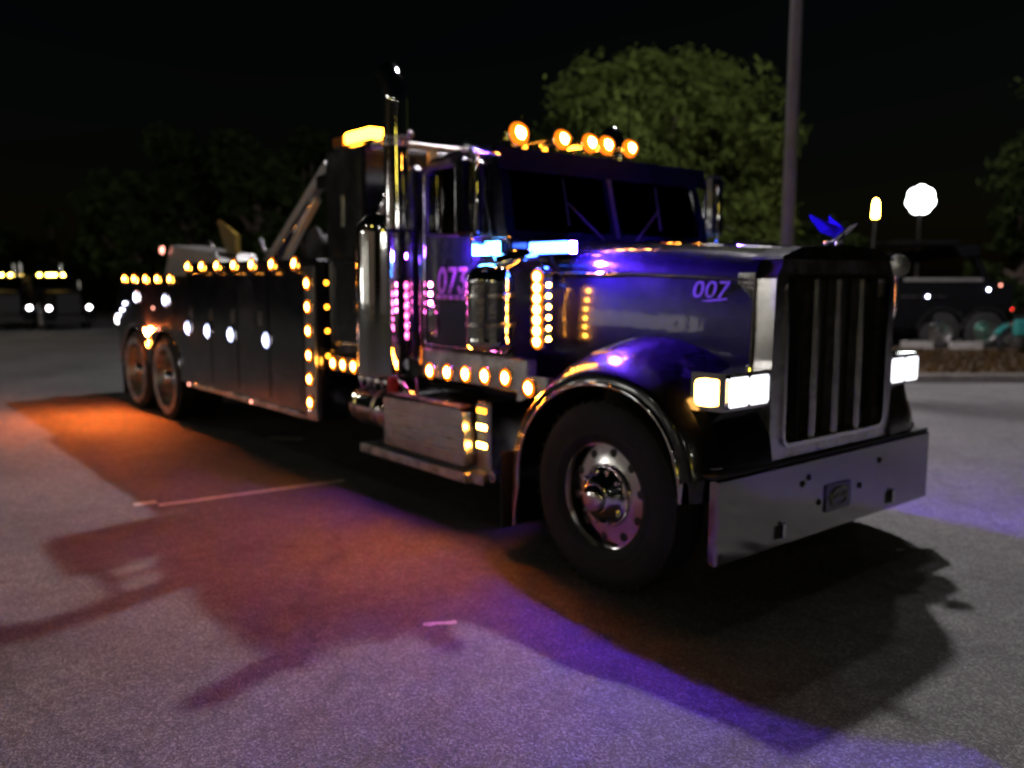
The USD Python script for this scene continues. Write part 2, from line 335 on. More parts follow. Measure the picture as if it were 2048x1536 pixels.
def tree(name, label, loc, H, W, n, seed, m='leaf', size=.16, trunk=.3, cone=False, base=.28, group=None, lobes=26):
    r = np.random.default_rng(seed); t = thing(name, label, 'tree', loc, group=group)
    L = []
    for i in range(lobes):
        z = r.uniform(base, .93) if not cone else r.uniform(.1, .95)
        q = (z - base) / (1 - base)
        R = W / 2 * (math.sqrt(max(1 - (max(q - .35, 0) / .68) ** 2, .02)) if not cone else (1.02 - z)) * (1 if q > .2 or cone else .8)
        th = r.uniform(0, 2 * PI); k = math.sqrt(r.uniform(.05, 1)); s = W * r.uniform(.10, .19) * (.75 if cone else 1)
        L.append((max(R - s * .6, .05) * k * math.cos(th), max(R - s * .6, .05) * k * math.sin(th), H * z, s))
    if not cone: L.append((0, 0, H * .62, W * .26))
    br = [tube([(0, 0, -.1), (.05, .02, H * .2), (-.04, .05, H * .42), (.03, 0, H * .7)], [trunk * 1.25, trunk, trunk * .75, trunk * .3], 10)]
    for l in L[:: max(1, len(L) // 12)]:
        z0 = H * r.uniform(.22, .45); p1 = np.array(l[:3]); p0 = np.array((0, 0, z0)); mid = (p0 + p1) / 2 + (0, 0, H * .03)
        br.append(tube([p0, mid, p1], [trunk * .5, trunk * .3, trunk * .1], 7))
    obj(t, 'trunk', br, 'bark', smooth=True)
    obj(t, 'crown', leaves(L, n, size, seed + 1), m)
    return t
def polar(px, s):                     # a ground spot seen under picture column px, s metres from the eye
    a = YAW - math.atan((px - 1024) / 1714.72); return (EYE[0] + s * math.cos(a), EYE[1] + s * math.sin(a), 0)
tree('broad_tree', 'broad leafy green tree rising behind the cab roof, lit by the lot lamp', polar(1306, 23.5), 7.45, 8.1, 90000, 11, size=.105, base=.16, lobes=56)
for i, (px, s, H, W) in enumerate([(275, 37, 6.3, 4.4), (395, 39, 7.6, 5.0), (520, 37, 7.7, 4.8), (625, 40, 8.0, 4.6)]):
    tree('dark_tree', ['leftmost dark tree behind the rear deck of the truck, lower than the three beside it', 'dark tree behind the middle of the wrecker body, second from the left of its row',
                       'dark tree behind the front of the wrecker body, left of the silver boom', 'dark tree whose crown stands right above the silver boom arms'][i], polar(px, s), H, W, 9000, 40 + i, 'leaf_dark', .22, group='dark trees behind the wrecker body')
tree('cypress_tree', 'small pointed tree beyond the parked trucks on the left', polar(115, 46), 4.4, 2.4, 6000, 61, 'leaf_dark', .2, cone=True)
for i, (px, s, H, W) in enumerate([(15, 50, 3.6, 6.5), (205, 48, 3.4, 5.5)]):
    tree('far_bush', ['low rounded bush at the left edge behind the parked trucks', 'low rounded bush right of the pointed tree'][i], polar(px, s), H, W, 6500, 70 + i, 'leaf_dark', .24, base=.05, trunk=.12)
tree('edge_tree', 'tall tree whose outermost leaves reach in at the right edge above the dark wrecker', polar(2290, 27), 9.0, 8.0, 26000, 81, 'leaf_dark', .15, base=.3, lobes=34)
tree('roadside_tree', 'low dark tree behind the tail of the dark wrecker', polar(2040, 30), 4.6, 3.6, 16000, 83, 'leaf_dark', .13, base=.1)
tree('low_tree', 'low shrubby tree right of the foot of the lamp post behind the hood', polar(1640, 31), 3.6, 3.6, 7000, 85, 'leaf_dark', .2, base=.05, trunk=.12)

# ================================================================= lamp posts of the lot
def lamp_post(name, label, loc, H, heads, m, head=(.36, .24), r=(.095, .06), group=None):
    t = thing(name, label, 'lamp post', loc, group=group)
    obj(t, 'concrete_base', lathe([(1e-4, 0), (.30, 0), (.30, .68), (.27, .72), (1e-4, .72)], 24), 'concrete', smooth=40)
    obj(t, 'pole', tube([(0, 0, .70), (0, 0, H * .5), (0, 0, H)], [r[0], (r[0] + r[1]) / 2, r[1]], 14), 'pole', smooth=40)
    obj(t, 'base_plate', bx(-.19, .19, -.19, .19, .72, .75), 'pole')
    for dx, dy, mm in heads:
        d = np.array([dx, dy, 0.]); L = np.linalg.norm(d); e = d / L; s = np.array([-e[1], e[0], 0])
        obj(t, 'arm', tube([(0, 0, H - .15), (*(d[:2] * .5), H - .04), (*d[:2], H)], .035, 8), 'pole', smooth=True)
        c = d + e * head[0]
        hd = hull([c + e * a * head[0] * k + s * b * head[1] * k + np.array([0, 0, z]) for a in (-1, 1) for b in (-1, 1) for k, z in ((1.12, H - .07), (1.12, H + .03), (.7, H + .12))])
        o = obj(t, 'lamp_head', hd, 'pole')
        obj(o, 'lens', hull([c + e * a * head[0] * k + s * b * head[1] * k + np.array([0, 0, z]) for a in (-1, 1) for b in (-1, 1) for k, z in ((.55, H - .23), (1, H - .073))]), mm)
    return t
lamp_post('lamp_post', 'tall bronze lamp post right behind the hood of the truck, its lamps above the picture', (-3.85, 6.38, 0), 11.6, [(-.35, -.1, 'e_lot'), (.75, -.1, 'e_lot2')], 'e_lot', head=(.20, .15))
fl = polar(1826, 62)
t = thing('flood_lamp_post', 'distant lamp post with a glaring white cluster of floodlights', 'lamp post', fl)
obj(t, 'pole', tube([(0, 0, 0), (0, 0, 6.2)], [.10, .06], 10), 'pole', smooth=True)
obj(t, 'crossbar', tube([(-.75 * A[0], -.75 * A[1], 6.3), (.75 * A[0], .75 * A[1], 6.3)], .05, 8), 'pole')
for i, (a, z) in enumerate([(.50 * math.cos(q_), 6.62 + .50 * math.sin(q_)) for q_ in np.radians((90, 141, 193, 244, 296, 347, 39))]):
    n = np.array([.62, -.72, -.28]); at = np.array([A[0] * a, A[1] * a, z])
    o = obj(t, 'floodlight', orient(lathe([(1e-4, -.25), (.3, -.2), (.44, 0), (.44, .05)], 20), n, at), 'pole', smooth=40)
    obj(o, 'lens', orient(dome_lens(.43, .10), n, at + .05 * n / np.linalg.norm(n)), 'e_lot_far', smooth=True)
for i, (x, y, m_, lb) in enumerate([(13.5, -20, 'e_lot_back', 'lot lamp post behind the viewer to the right'), (-9, -25, 'e_lot_back', 'lot lamp post behind the viewer to the left'), (2.5, -27, 'e_sodium', 'yellow lot lamp post straight behind the viewer'), (23, -11, 'e_lot_back', 'lot lamp post between the viewer and the filling station')]):
    lamp_post('lamp_post', lb, (x, y, 0), 9.5, [(.0, .5, m_)], m_)
lamp_post('lamp_post', 'lot lamp post out of the picture to the left of the parked trucks', (-24, -9, 0), 9.5, [(.0, .5, 'e_lot_left')], 'e_lot_left')
# the store across the lot behind the viewer, mirrored in the chrome and the paint
St = thing('store', 'low store front with lit windows across the lot', 'store', (-20, -36, 0))
obj(St, 'wall', [bx(-32, -14, -8, 0, 0, 6.2, .02), bx(14, 32, -8, 0, 0, 6.2, .02), bx(-14, 14, -8, -.4, 4.2, 7.2, .02), bx(-14, 14, -8, -4, 0, 4.2, .02)], 'wall_beige')
obj(St, 'canopy', bx(-15, 15, -.4, 2.2, 4.2, 4.7, .03), 'white_paint')
for k in range(14):
    w_ = obj(St, 'window', bx(-13.9 + k * 2, -12.02 + k * 2, -.62, -.60, .5, 4.0, .004), 'e_store' if k in (1, 2, 5, 6, 9, 12) else 'dark_glass')
    obj(w_, 'frame', [bx(-13.98 + k * 2, -13.9 + k * 2, -.66, -.55, 0, 4.2, .005), bx(-13.9 + k * 2, -12.0 + k * 2, -.66, -.56, .35, .5, .005)], 'grey_metal')
obj(St, 'lit_board', bx(-9.5, -4.5, -.38, -.2, 5.2, 6.6, .03), 'e_entrance')
obj(St, 'entrance', bx(-16.9, -14.6, .005, .03, .3, 2.6, .01), 'e_entrance'); obj(St, 'entrance', bx(-21.5, -20.2, .005, .03, 1.0, 2.4, .01), 'e_entrance')
for k in range(9):
    wl = obj(St, 'wall_lamp', bx(-30 + k * 7.5 - .25, -30 + k * 7.5 + .25, .02, .35, 5.2 if abs(-30 + k * 7.5) > 14 else 4.72, 5.4 if abs(-30 + k * 7.5) > 14 else 4.9, .02), 'black')
    z_ = 5.19 if abs(-30 + k * 7.5) > 14 else 4.91
    obj(wl, 'lens', bx(-30 + k * 7.5 - .22, -30 + k * 7.5 + .22, .05, .32, z_ - .012 if z_ > 5 else z_, z_ - .002 if z_ > 5 else z_ + .01, .002), 'e_wall')

# the filling station further off behind the viewer, mirrored in the stacks and the wheel
Fs = thing('filling_station', 'lit filling station canopy far behind the viewer', 'filling station', (46, -27, 0), math.radians(58))
obj(Fs, 'canopy', bx(-9, 9, -5, 5, 4.9, 5.8, .04), 'white_paint')
for a_, b_, c_, d_ in ((-9.03, -9.005, -5, 5), (9.005, 9.03, -5, 5)): obj(Fs, 'fascia', bx(a_, b_, c_, d_, 4.95, 5.75, .004), 'e_fascia')
for a_, b_ in ((-5.03, -5.005), (5.005, 5.03)): obj(Fs, 'fascia', bx(-9, 9, a_, b_, 4.95, 5.75, .004), 'e_fascia')
for x_ in (-6, 6):
    for y_ in (-2.5, 2.5): obj(Fs, 'column', bx(x_ - .25, x_ + .25, y_ - .25, y_ + .25, 0, 4.9, .02), 'white_paint')
for x_ in (-7, -3.5, 0, 3.5, 7):
    for y_ in (-3, 0, 3): obj(Fs, 'canopy_lamp', bx(x_ - .25, x_ + .25, y_ - .25, y_ + .25, 4.86, 4.895, .004), 'e_station')
for x_ in (-6, 0, 6):
    pu = obj(Fs, 'fuel_pump', bx(x_ - .4, x_ + .4, -.3, .3, .15, 2.0, .05), 'white_paint'); obj(pu, 'island', bx(x_ - 1.2, x_ + 1.2, -.6, .6, 0, .15, .02), 'concrete')
obj(Fs, 'shop', bx(-10, 10, 12, 18, 0, 4.2, .03), 'wall_beige')
for k_ in range(6): obj(Fs, 'shop_window', bx(-9 + k_ * 3.1, -6.4 + k_ * 3.1, 11.96, 11.99, .6, 3.4, .005), 'e_store')
Ps = thing('pole_sign', 'tall blank lit yellow pole sign behind the viewer', 'sign', (33, -22, 0), math.radians(60))
obj(Ps, 'post', bx(-.2, .2, -.2, .2, 0, 6.2, .02), 'pole'); obj(Ps, 'cabinet', bx(-1.7, 1.7, -.25, .25, 6.2, 9.3, .03), 'pole')
for y_ in (-1, 1): obj(Ps, 'sign_face', bx(-1.6, 1.6, min(y_ * .255, y_ * .275), max(y_ * .255, y_ * .275), 6.3, 9.2, .004), 'e_sign')

# ================================================================= the big wrecker
T = thing('wrecker_truck', 'large dark navy wrecker truck with long hood, chrome grille and rows of glowing amber lamps', 'tow truck')
# --- chassis
fr = [bx(-9.3, .45, s * .40 - .05, s * .40 + .05, .62, .86) for s in (-1, 1)] + [bx(x - .05, x + .05, -.36, .36, .66, .82) for x in (-8.9, -6.6, -5.2, -3.6, -2.2, -.6, .3)]
obj(T, 'chassis', fr, 'under')
obj(T, 'front_axle', [tube([(0, -.95, .52), (0, -.6, .46), (0, .6, .46), (0, .95, .52)], .06, 10), bx(-.5, .5, -.52, -.44, .52, .60), bx(-.5, .5, .44, .52, .52, .60)], 'under')
for x in (-7.35, -8.55): obj(T, 'rear_axle', [tube([(x, -.9, .5), (x, .9, .5)], .085, 10), trimesh.creation.icosphere(2, .22).apply_translation((x, 0, .5))], 'under', smooth=True)
obj(T, 'engine_block', [bx(-.75, .42, -.40, .40, .62, 1.3), bx(.50, .56, -.50, .50, .80, 1.66)], 'under')

def tyre_mesh(R, w, ax, at, rin=.30):
    h = w / 2
    prof = [(rin, -h * .8), (rin + .03, -h * .95), (R - .12, -h), (R - .03, -h * .93), (R, -h * .78)]
    for q in (-.5, -.17, .17, .5): prof += [(R, h * (q - .09)), (R - .016, h * (q - .07)), (R - .016, h * (q + .07)), (R, h * (q + .09))]
    prof += [(R, h * .78), (R - .03, h * .93), (R - .07, h * .99), (R - .085, h * .985), (R - .12, h), (R - .125, h * 1.012), (R - .132, h * 1.012), (R - .137, h * .995), (R - .165, h * .99), (R - .17, h * 1.006), (R - .176, h * 1.006), (R - .181, h * .985), (rin + .03, h * .95), (rin, h * .8)]
    m = lathe(prof, 56, ax, at)
    lug = []
    for i in range(44):
        a = i / 44 * 2 * PI
        b = bx(-.013, .013, -.0, .014, h * .60, h * .90, .003); b.apply_translation((0, R - .006, 0)); b.apply_transform(trimesh.transformations.rotation_matrix(a, (0, 0, 1)))
        v = b.vertices
        b.vertices = (np.stack([v[:, 0], -v[:, 2], v[:, 1]], 1) if ax == '-y' else np.stack([v[:, 0], v[:, 2], -v[:, 1]], 1)) + np.asarray(at)
        lug.append(b)
    return [m] + lug
def ax_at(ax, at, r, a, h):
    s = -1 if ax == '-y' else 1
    return (at[0] + r * math.cos(a), at[1] + s * h, at[2] + r * math.sin(a))
def front_wheel(x, s):
    ax = '-y' if s < 0 else '+y'; at = (x, s * 1.05, .52); W = sub(T, 'front_wheel')
    obj(W, 'tyre', tyre_mesh(.52, .28, ax, at, .295), 'rubber', smooth=35)
    obj(W, 'rim', lathe([(.295, -.10), (.310, .085), (.345, .108), (.352, .120), (.345, .128), (.328, .124), (.314, .10), (.300, .062), (.278, .056), (.20, .066), (.168, .072), (.165, .06), (.02, .05)], 64, ax, at), 'rim_alu', smooth=40)
    for i in range(10):
        c = ax_at(ax, at, .240, (i + .3) / 10 * 2 * PI, .058)
        obj(W, 'hand_hole', orient(lathe([(1e-4, 0), (.021, 0), (.024, .006), (.021, .008), (1e-4, .0075)], 14), (0, s, 0), c), 'black', smooth=40)
    hb = obj(W, 'hub_cover', lathe([(.172, .05), (.176, .088), (.170, .098), (.158, .096), (.135, .115), (.110, .150), (.082, .165), (.080, .185), (.066, .205), (.03, .214), (1e-4, .216)], 48, ax, at), 'chrome', smooth=50)
    for i in range(10):
        c = ax_at(ax, at, .148, (i + .1) / 10 * 2 * PI, .09)
        obj(W, 'nut_cover', orient(lathe([(.013, 0), (.013, .03), (.009, .042), (1e-4, .045)], 8), (0, s, 0), c), 'chrome', smooth=40)
def rear_wheel(x, s):
    ax = '-y' if s < 0 else '+y'; at = (x, s * 1.06, .50); W = sub(T, 'rear_wheel')
    obj(W, 'tyre', tyre_mesh(.50, .25, ax, at, .34), 'rubber', smooth=35)
    obj(W, 'inner_tyre', tyre_mesh(.50, .25, ax, (x, s * .76, .5), .30)[:1], 'rubber', smooth=35)
    obj(W, 'rim', lathe([(.335, -.12), (.335, .08), (.40, .118), (.425, .132), (.43, .142), (.40, .148), (.352, .138), (.335, .10), (.322, .0), (.30, -.08), (.22, -.10), (.155, -.09), (.15, -.1), (.02, -.1)], 64, ax, at), 'alu', smooth=40)
    obj(W, 'hub', lathe([(.152, -.1), (.148, -.02), (.12, .0), (.10, .05), (.095, .10), (.075, .125), (.04, .135), (1e-4, .137)], 40, ax, at), 'chrome', smooth=45)
    for i in range(8):
        c = ax_at(ax, at, .245, (i + .3) / 8 * 2 * PI, -.097)
        obj(W, 'hand_hole', orient(lathe([(1e-4, 0), (.032, 0), (.036, .006), (1e-4, .008)], 12), (0, s, 0), c), 'black', smooth=40)
for s in (-1, 1):
    front_wheel(0, s)
    for x in (-7.35, -8.55): rear_wheel(x, s)

# --- bumper
bm = loft([[(.665, y, z) for y, z in ((-1.09, .30), (1.09, .30), (1.09, .715), (-1.09, .715))], [(.70, y, z) for y, z in ((-1.09, .29), (1.09, .29), (1.09, .72), (-1.09, .72))],
           [(.716, y, z) for y, z in ((-1.085, .297), (1.085, .297), (1.085, .713), (-1.085, .713))]])
bp_ = obj(T, 'bumper', bm, 'bumper')
obj(bp_, 'top_strip', bx(.55, .705, -1.09, 1.09, .722, .745), 'black')
em = prism_x(rrect(-.13, .13, .40, .555, .015), .7165, .726); obj(bp_, 'emblem', em, 'emblem', label='dark blue emblem plate with a silver oval swirl')
th = np.linspace(0, 2 * PI, 40)
ov = [tube([(.727, .085 * math.cos(a), .478 + .05 * math.sin(a)) for a in np.linspace(.5, PI * 1.1, 20)], .009, 6), tube([(.727, .085 * math.cos(a), .478 + .05 * math.sin(a)) for a in np.linspace(PI + .5, PI * 2.1, 20)], .009, 6),
      tube([(.727, -.07 + .14 * t_, .462 + .035 * t_ + .012 * math.sin(t_ * 2 * PI)) for t_ in np.linspace(0, 1, 12)], .008, 6)]
obj(bp_, 'swirl', ov, 'grey_metal', smooth=True)
for y, z in ((-.36, .60), (.46, .62), (-.19, .47), (.24, .50), (-.30, .63)):
    obj(bp_, 'bolt', lathe([(.0, .0), (.018, .0), (.018, .006), (.008, .011), (1e-4, .012)], 10, '+x', (.716, y, z)), 'black')
for y in (-.56, .60):
    o = obj(bp_, 'tow_slot', prism_x(rrect(y - .045, y + .045, .335, .41, .01), .7165, .719), 'black')
    obj(o, 'tow_pin', bx(.719, .74, y + .012, y + .03, .335, .42), 'chrome')

# --- grille
gy = .02
outer = [(-.615, .745), (.615, .745), (.625, 1.2), (.61, 1.70), (.55, 1.795), (.40, 1.84), (.2, 1.858), (-.2, 1.858), (-.40, 1.84), (-.55, 1.795), (-.61, 1.70), (-.625, 1.2)]
inner = Polygon(rrect(-.50, .52, .83, 1.70, .05).exterior.coords)
sur = prism_x(Polygon(outer, [list(inner.exterior.coords)]), .555, .675)
G = obj(T, 'grille_surround', sur, 'steel', smooth=25)
ring_ = prism_x(Polygon(inner.buffer(.022).exterior.coords, [list(inner.exterior.coords)]), .676, .690)
obj(G, 'inner_frame', ring_, 'chrome')
for s in (-1, 1):
    sp = bx(.45, .556, -.005, .005, 1.19, 1.735, .004); v = sp.vertices.copy(); v[:, 1] += s * (.640 - (v[:, 2] - 1.19) * .035); sp.vertices = v
    obj(G, 'side_panel', sp, 'chrome')
obj(T, 'grille_screen', prism_x(inner.buffer(-.002), .575, .585), 'dark_mesh')
for y in (-.36, -.2, .025, .27, .42):
    w = .023 if y in (-.2, .025, .27) else .006
    obj(T, 'grille_bar', loft([[(.60, y - w, z), (.60, y + w, z), (.655, y + w, z), (.672, y + w * .5, z), (.672, y - w * .5, z), (.655, y - w, z)] for z in (.836, 1.694)]), 'steel' if w > .01 else 'under', smooth=30)
for y, z in ((-.44, 1.63), (.46, 1.63), (-.42, .875), (.44, .875)):
    obj(T, 'grille_plate', prism_x(rrect(y - .055, y + .055, z - .04, z + .04, .012), .60, .612), 'alu')
obj(T, 'grille_crown', [hull([(x, y, z + dz) for x in (.50, .682) for y, z in ((-.57, 1.80), (-.40, 1.852), (0, 1.872), (.40, 1.852), (.57, 1.80)) for dz in (0, .014)])], 'paint_black', smooth=20)
# hood ornament: chrome foot and a blue winged bird
orn = obj(T, 'hood_ornament', [tube([(.62, .05, 1.87), (.63, .05, 1.92), (.66, .05, 1.97)], [.03, .018, .012], 10), tube([(.54, .05, 1.90), (.62, .05, 1.915), (.70, .05, 1.99), (.73, .05, 2.0)], [.012, .022, .014, .004], 10)], 'chrome', smooth=True)
for s in (-1, 1):
    obj(orn, 'wing', hull([(.60, .05 + s * .01, 1.93), (.66, .05 + s * .01, 1.97), (.60, .05 + s * .06, 1.985), (.50, .05 + s * .10, 2.06), (.49, .05 + s * .10, 2.05), (.54, .05 + s * .05, 1.955)]), 'orn_blue')

# --- hood, tapering to the grille
def hood_sec(x, hw, zt, zs, zb):
    pts = [(-hw, zb), (-hw - .01, zb + .3)]
    pts = [(-hw - .028 * math.sin(PI * q), zb + (zs - zb) * q) for q in np.linspace(0, .93, 8)]
    pts += [(-hw, zs)] + [(-hw + .16 * (1 - math.cos(a)) * 1., zs + (zt - .03 - zs) * math.sin(a)) for a in np.linspace(.25, PI / 2, 7)] + [(-.25, zt - .008), (0, zt)]
    pts = pts + [(-y, z) for y, z in pts[-2::-1]]
    return [(x, y, z) for y, z in pts]
hood = loft([hood_sec(-1.0, .78, 1.935, 1.74, 1.02), hood_sec(-.72, .735, 1.93, 1.74, 1.02), hood_sec(-.2, .675, 1.91, 1.73, 1.02), hood_sec(.3, .635, 1.88, 1.71, 1.02), hood_sec(.553, .618, 1.858, 1.695, 1.02)])
H = obj(T, 'hood', hood, 'paint', smooth=40)
obj(H, 'centre_strip', tube([(-1.0, 0, 1.937), (-.2, 0, 1.913), (.3, 0, 1.883), (.55, 0, 1.861)], .012, 8), 'chrome', smooth=True)
for s in (-1, 1):
    obj(H, 'side_moulding', tube([(-.95, s * .785, 1.735), (-.2, s * .682, 1.728), (.3, s * .643, 1.708), (.52, s * .628, 1.693)], .007, 8), 'chrome', smooth=True)
def hood_y(x): return -np.interp(x, [-1.0, -.72, -.2, .3, .553], [.785, .742, .682, .643, .626])
nt = text_y('007', .085, (0, 0, 0), .004, True, .22)
v = nt.vertices.copy(); v[:, 0] = v[:, 0] / max(v[:, 0].max(), 1e-6) * .25 + .165; v[:, 2] += 1.60; v[:, 1] += hood_y(v[:, 0]) - .003; nt.vertices = v
obj(H, 'number', nt, 'decal_grey', label='grey slanted number 007')
ul = bx(.22, .40, -.004, 0, 1.575, 1.588, .001); v = ul.vertices.copy(); v[:, 1] += hood_y(v[:, 0]) - .004; v[:, 2] += (v[:, 0] - .3) * .12; ul.vertices = v
obj(H, 'underline', ul, 'decal_grey')

# --- front fenders with chrome lip
def fender(s):
    n = 30; outer_, top, inn = [], [], []
    ang = np.linspace(math.radians(186), math.radians(8), n)
    for a in ang:
        rx, rz = .735 - .12 * max(0, math.cos(a)) ** 2, .665
        outer_.append((rx * math.cos(a) - .04, .50 + rz * math.sin(a)))
    outer_ = [(-.80, .17)] + [(-.79, .33)] + outer_ + [(.575, .70)]
    S = []
    for i, (x, z) in enumerate(outer_):
        q = i / (len(outer_) - 1); lift = .12 * math.sin(PI * min(max((q - .08) / .92, 0), 1)) ** 1.2
        sx = 1.0 + .02 * q
        y0, y1, y2 = -1.145, -1.10, -.62
        rise = np.array([0, .03, .06 + lift * .6, .075 + lift])
        ctr = np.array([-.04, .5]); d = np.array([x, z]) - ctr; d /= np.linalg.norm(d)
        pts = []
        for yy, rr in ((y0, -.035), (y0, .012), (-1.125, .04), (-1.05, .062 + lift * .30), (-.90, .085 + lift * .65), (-.62, .10 + lift)):
            pts.append((x + d[0] * rr * (1.0 if x < .2 else 1.2), yy * -s if s > 0 else yy, z + d[1] * rr))
        # underside
        pts.append((x + d[0] * .02, (-.62) * (-s) if s > 0 else -.62, z + d[1] * .02))
        pts.append((x - d[0] * .035, (-1.12) * (-s) if s > 0 else -1.12, z - d[1] * .035))
        S.append(pts)
    f = obj(T, 'front_fender', loft(S), 'paint_black', smooth=50)
    lip = [(p[0][0], p[0][1] + (-.004 if s < 0 else .004), p[0][2]) for p in S]
    obj(f, 'lip', tube(np.array(lip) + 0, .013, 8), 'chrome', smooth=True)
    sgn = -1 if s < 0 else 1
    # apron under the headlamp, down to the bumper
    ap = hull([(x, sgn * y, z) for x, y, z in ((.40, .64, .76), (.62, .64, .755), (.60, 1.08, .755), (.52, 1.12, .76), (.46, .64, 1.06), (.60, .66, 1.04), (.56, 1.02, 1.04), (.42, 1.08, 1.06))])
    obj(f, 'apron', ap, 'paint_black', smooth=20)
    obj(f, 'edge_trim', tube([(.565, sgn * 1.10, .765), (.635, sgn * 1.02, .762), (.645, sgn * .70, .762)], .014, 8), 'chrome', smooth=True)
    # headlamp pod
    pod = obj(T, 'headlamp', hull([(x, sgn * y, z) for x, y in ((.36, .66), (.36, .94), (.46, 1.0), (.635, 1.0), (.655, .98), (.655, .63)) for z in (1.045, 1.235)] + [(.30, sgn * .8, 1.12)]), 'chrome', smooth=15)
    for k, (y0, y1) in enumerate(((.635, .800), (.806, .972))):
        obj(pod, 'lens', prism_x(rrect(min(sgn * y0, sgn * y1), max(sgn * y0, sgn * y1), 1.065, 1.215, .02), .656, .666), 'e_head_lens')
        obj(pod, 'bulb', orient(dome_lens(.055, .014), (1, 0, 0), (.667, sgn * (y0 + y1) / 2, 1.14)), 'e_head', smooth=True)
        obj(pod, 'lens_rim', prism_x(Polygon(rrect(min(sgn * y0, sgn * y1) - .002, max(sgn * y0, sgn * y1) + .002, 1.053, 1.227, .025).exterior.coords, [list(rrect(min(sgn * y0, sgn * y1), max(sgn * y0, sgn * y1), 1.065, 1.215, .02).exterior.coords)]), .656, .672), 'chrome')
    obj(pod, 'turn_signal', prism_y(rrect(.50, .63, 1.07, 1.205, .03), *((-1.022, -1.0) if s < 0 else (1.0, 1.022))), 'e_turn' if s < 0 else 'e_amber_dim', label='glowing amber turn lamp on the side of the headlamp pod')
    obj(T, 'mud_flap', bx(-.90, -.885, min(sgn * .78, sgn * 1.16), max(sgn * .78, sgn * 1.16), .13, .62, .003), 'rubber')
for s in (-1, 1): fender(s)
# round fender mirror on the far side
fm = obj(T, 'fender_mirror', orient(lathe([(1e-4, -.05), (.05, -.035), (.075, 0), (.072, .012), (1e-4, .016)], 24), (.77, -.63, .0), (.47, 1.05, 1.78)), 'steel', smooth=50)
obj(fm, 'stalk', tube([(.42, 1.0, 1.2), (.45, 1.08, 1.5), (.46, 1.06, 1.75)], .010, 8), 'chrome', smooth=True)

# --- cab shell
prof = [(-2.05, 1.07), (-.97, 1.07), (-.97, 1.93), (-1.02, 1.95), (-1.16, 2.50), (-1.22, 2.55), (-1.5, 2.60), (-1.85, 2.60), (-2.0, 2.57), (-2.05, 2.50)]
front = sbox(-1, 1.07, 1, 2.62).intersection(Polygon([(-1, 1.0), (1, 1.0), (1, 2.1), (.97, 2.42), (.90, 2.55), (.78, 2.605), (.4, 2.63), (-.4, 2.63), (-.78, 2.605), (-.90, 2.55), (-.97, 2.42), (-1, 2.1)]))
def I(a, b): return trimesh.boolean.intersection([a, b], engine='manifold')
def D(a, b): return trimesh.boolean.difference([a] + b, engine='manifold')
cab_o = I(prism_y(prof, -1.1, 1.1), prism_x(front, -2.2, -.8))
pin = Polygon(prof).buffer(-.045); fin = front.buffer(-.045)
cab_i = I(prism_y(pin, -1.1, 1.1), prism_x(fin, -2.2, -.8))
wpoly = Polygon([(-1.90, 2.015), (-1.18, 1.985), (-1.30, 2.42), (-1.36, 2.44), (-1.84, 2.44), (-1.90, 2.40)]).buffer(-.02).buffer(.02)
wz = Polygon([(-.93, 2.0), (-.04, 2.0), (-.04, 2.47), (-.84, 2.45), (-.90, 2.40)]).buffer(-.025).buffer(.025)
cuts = [cab_i, prism_y(wpoly, -1.2, -.9), prism_y(wpoly, .9, 1.2), prism_x(wz, -1.35, -.9), prism_x(Polygon([(-y, z) for y, z in wz.exterior.coords]), -1.35, -.9)]
rear_w = prism_x(rrect(-.5, .5, 2.05, 2.40, .04), -2.2, -1.98)
C = obj(T, 'cab', D(cab_o, cuts + [rear_w]), 'paint', smooth=25)
# glazing: two windscreen panes follow the rake
def rake_x(z): return -1.02 - (z - 1.95) / .55 * .14
for s in (-1, 1):
    pts = [(rake_x(z) + dx, s * abs(y), z) for y, z in list(wz.buffer(.01).exterior.coords)[::2] for dx in (-.022, -.016)]
    obj(T, 'windscreen', hull(pts), 'glass')
    obj(T, 'side_window', prism_y(wpoly.buffer(.008), *((-.985, -.979) if s < 0 else (.979, .985))), 'glass')
obj(T, 'windscreen_divider', tube([(rake_x(1.98) + .004, 0, 1.98), (rake_x(2.49) + .004, 0, 2.49)], .014, 8), 'black')
for s in (-1, 1):
    obj(T, 'wiper', [tube([(rake_x(1.96) + .02, s * .16, 1.96), (rake_x(2.2) + .03, s * .46, 2.2)], .005, 6), tube([(rake_x(2.08) + .018, s * .46, 2.05), (rake_x(2.34) + .018, s * .46, 2.36)], .006, 6)], 'black')
obj(T, 'rear_window', prism_x(rrect(-.51, .51, 2.04, 2.41, .04), -2.034, -2.028), 'glass')
obj(T, 'dashboard', [bx(-1.22, -1.03, -.93, .93, 1.62, 1.90, .03)], 'black')
obj(T, 'steering_wheel', [lathe([(.20 + .016 * math.cos(a), .016 * math.sin(a)) for a in np.linspace(0, 2 * PI, 9)], 24, '-x', (-1.36, .48, 1.90)), tube([(-1.36, .48, 1.90), (-1.15, .48, 1.75)], .03, 8), bx(-1.375, -1.355, .30, .66, 1.885, 1.915)], 'black')
for y in (-.48, .48):
    obj(T, 'cab_seat', [bx(-1.85, -1.42, y - .24, y + .24, 1.35, 1.50, .04), bx(-1.93, -1.80, y - .23, y + .23, 1.48, 2.12, .04), bx(-1.92, -1.82, y - .13, y + .13, 2.14, 2.32, .03)], 'seat')
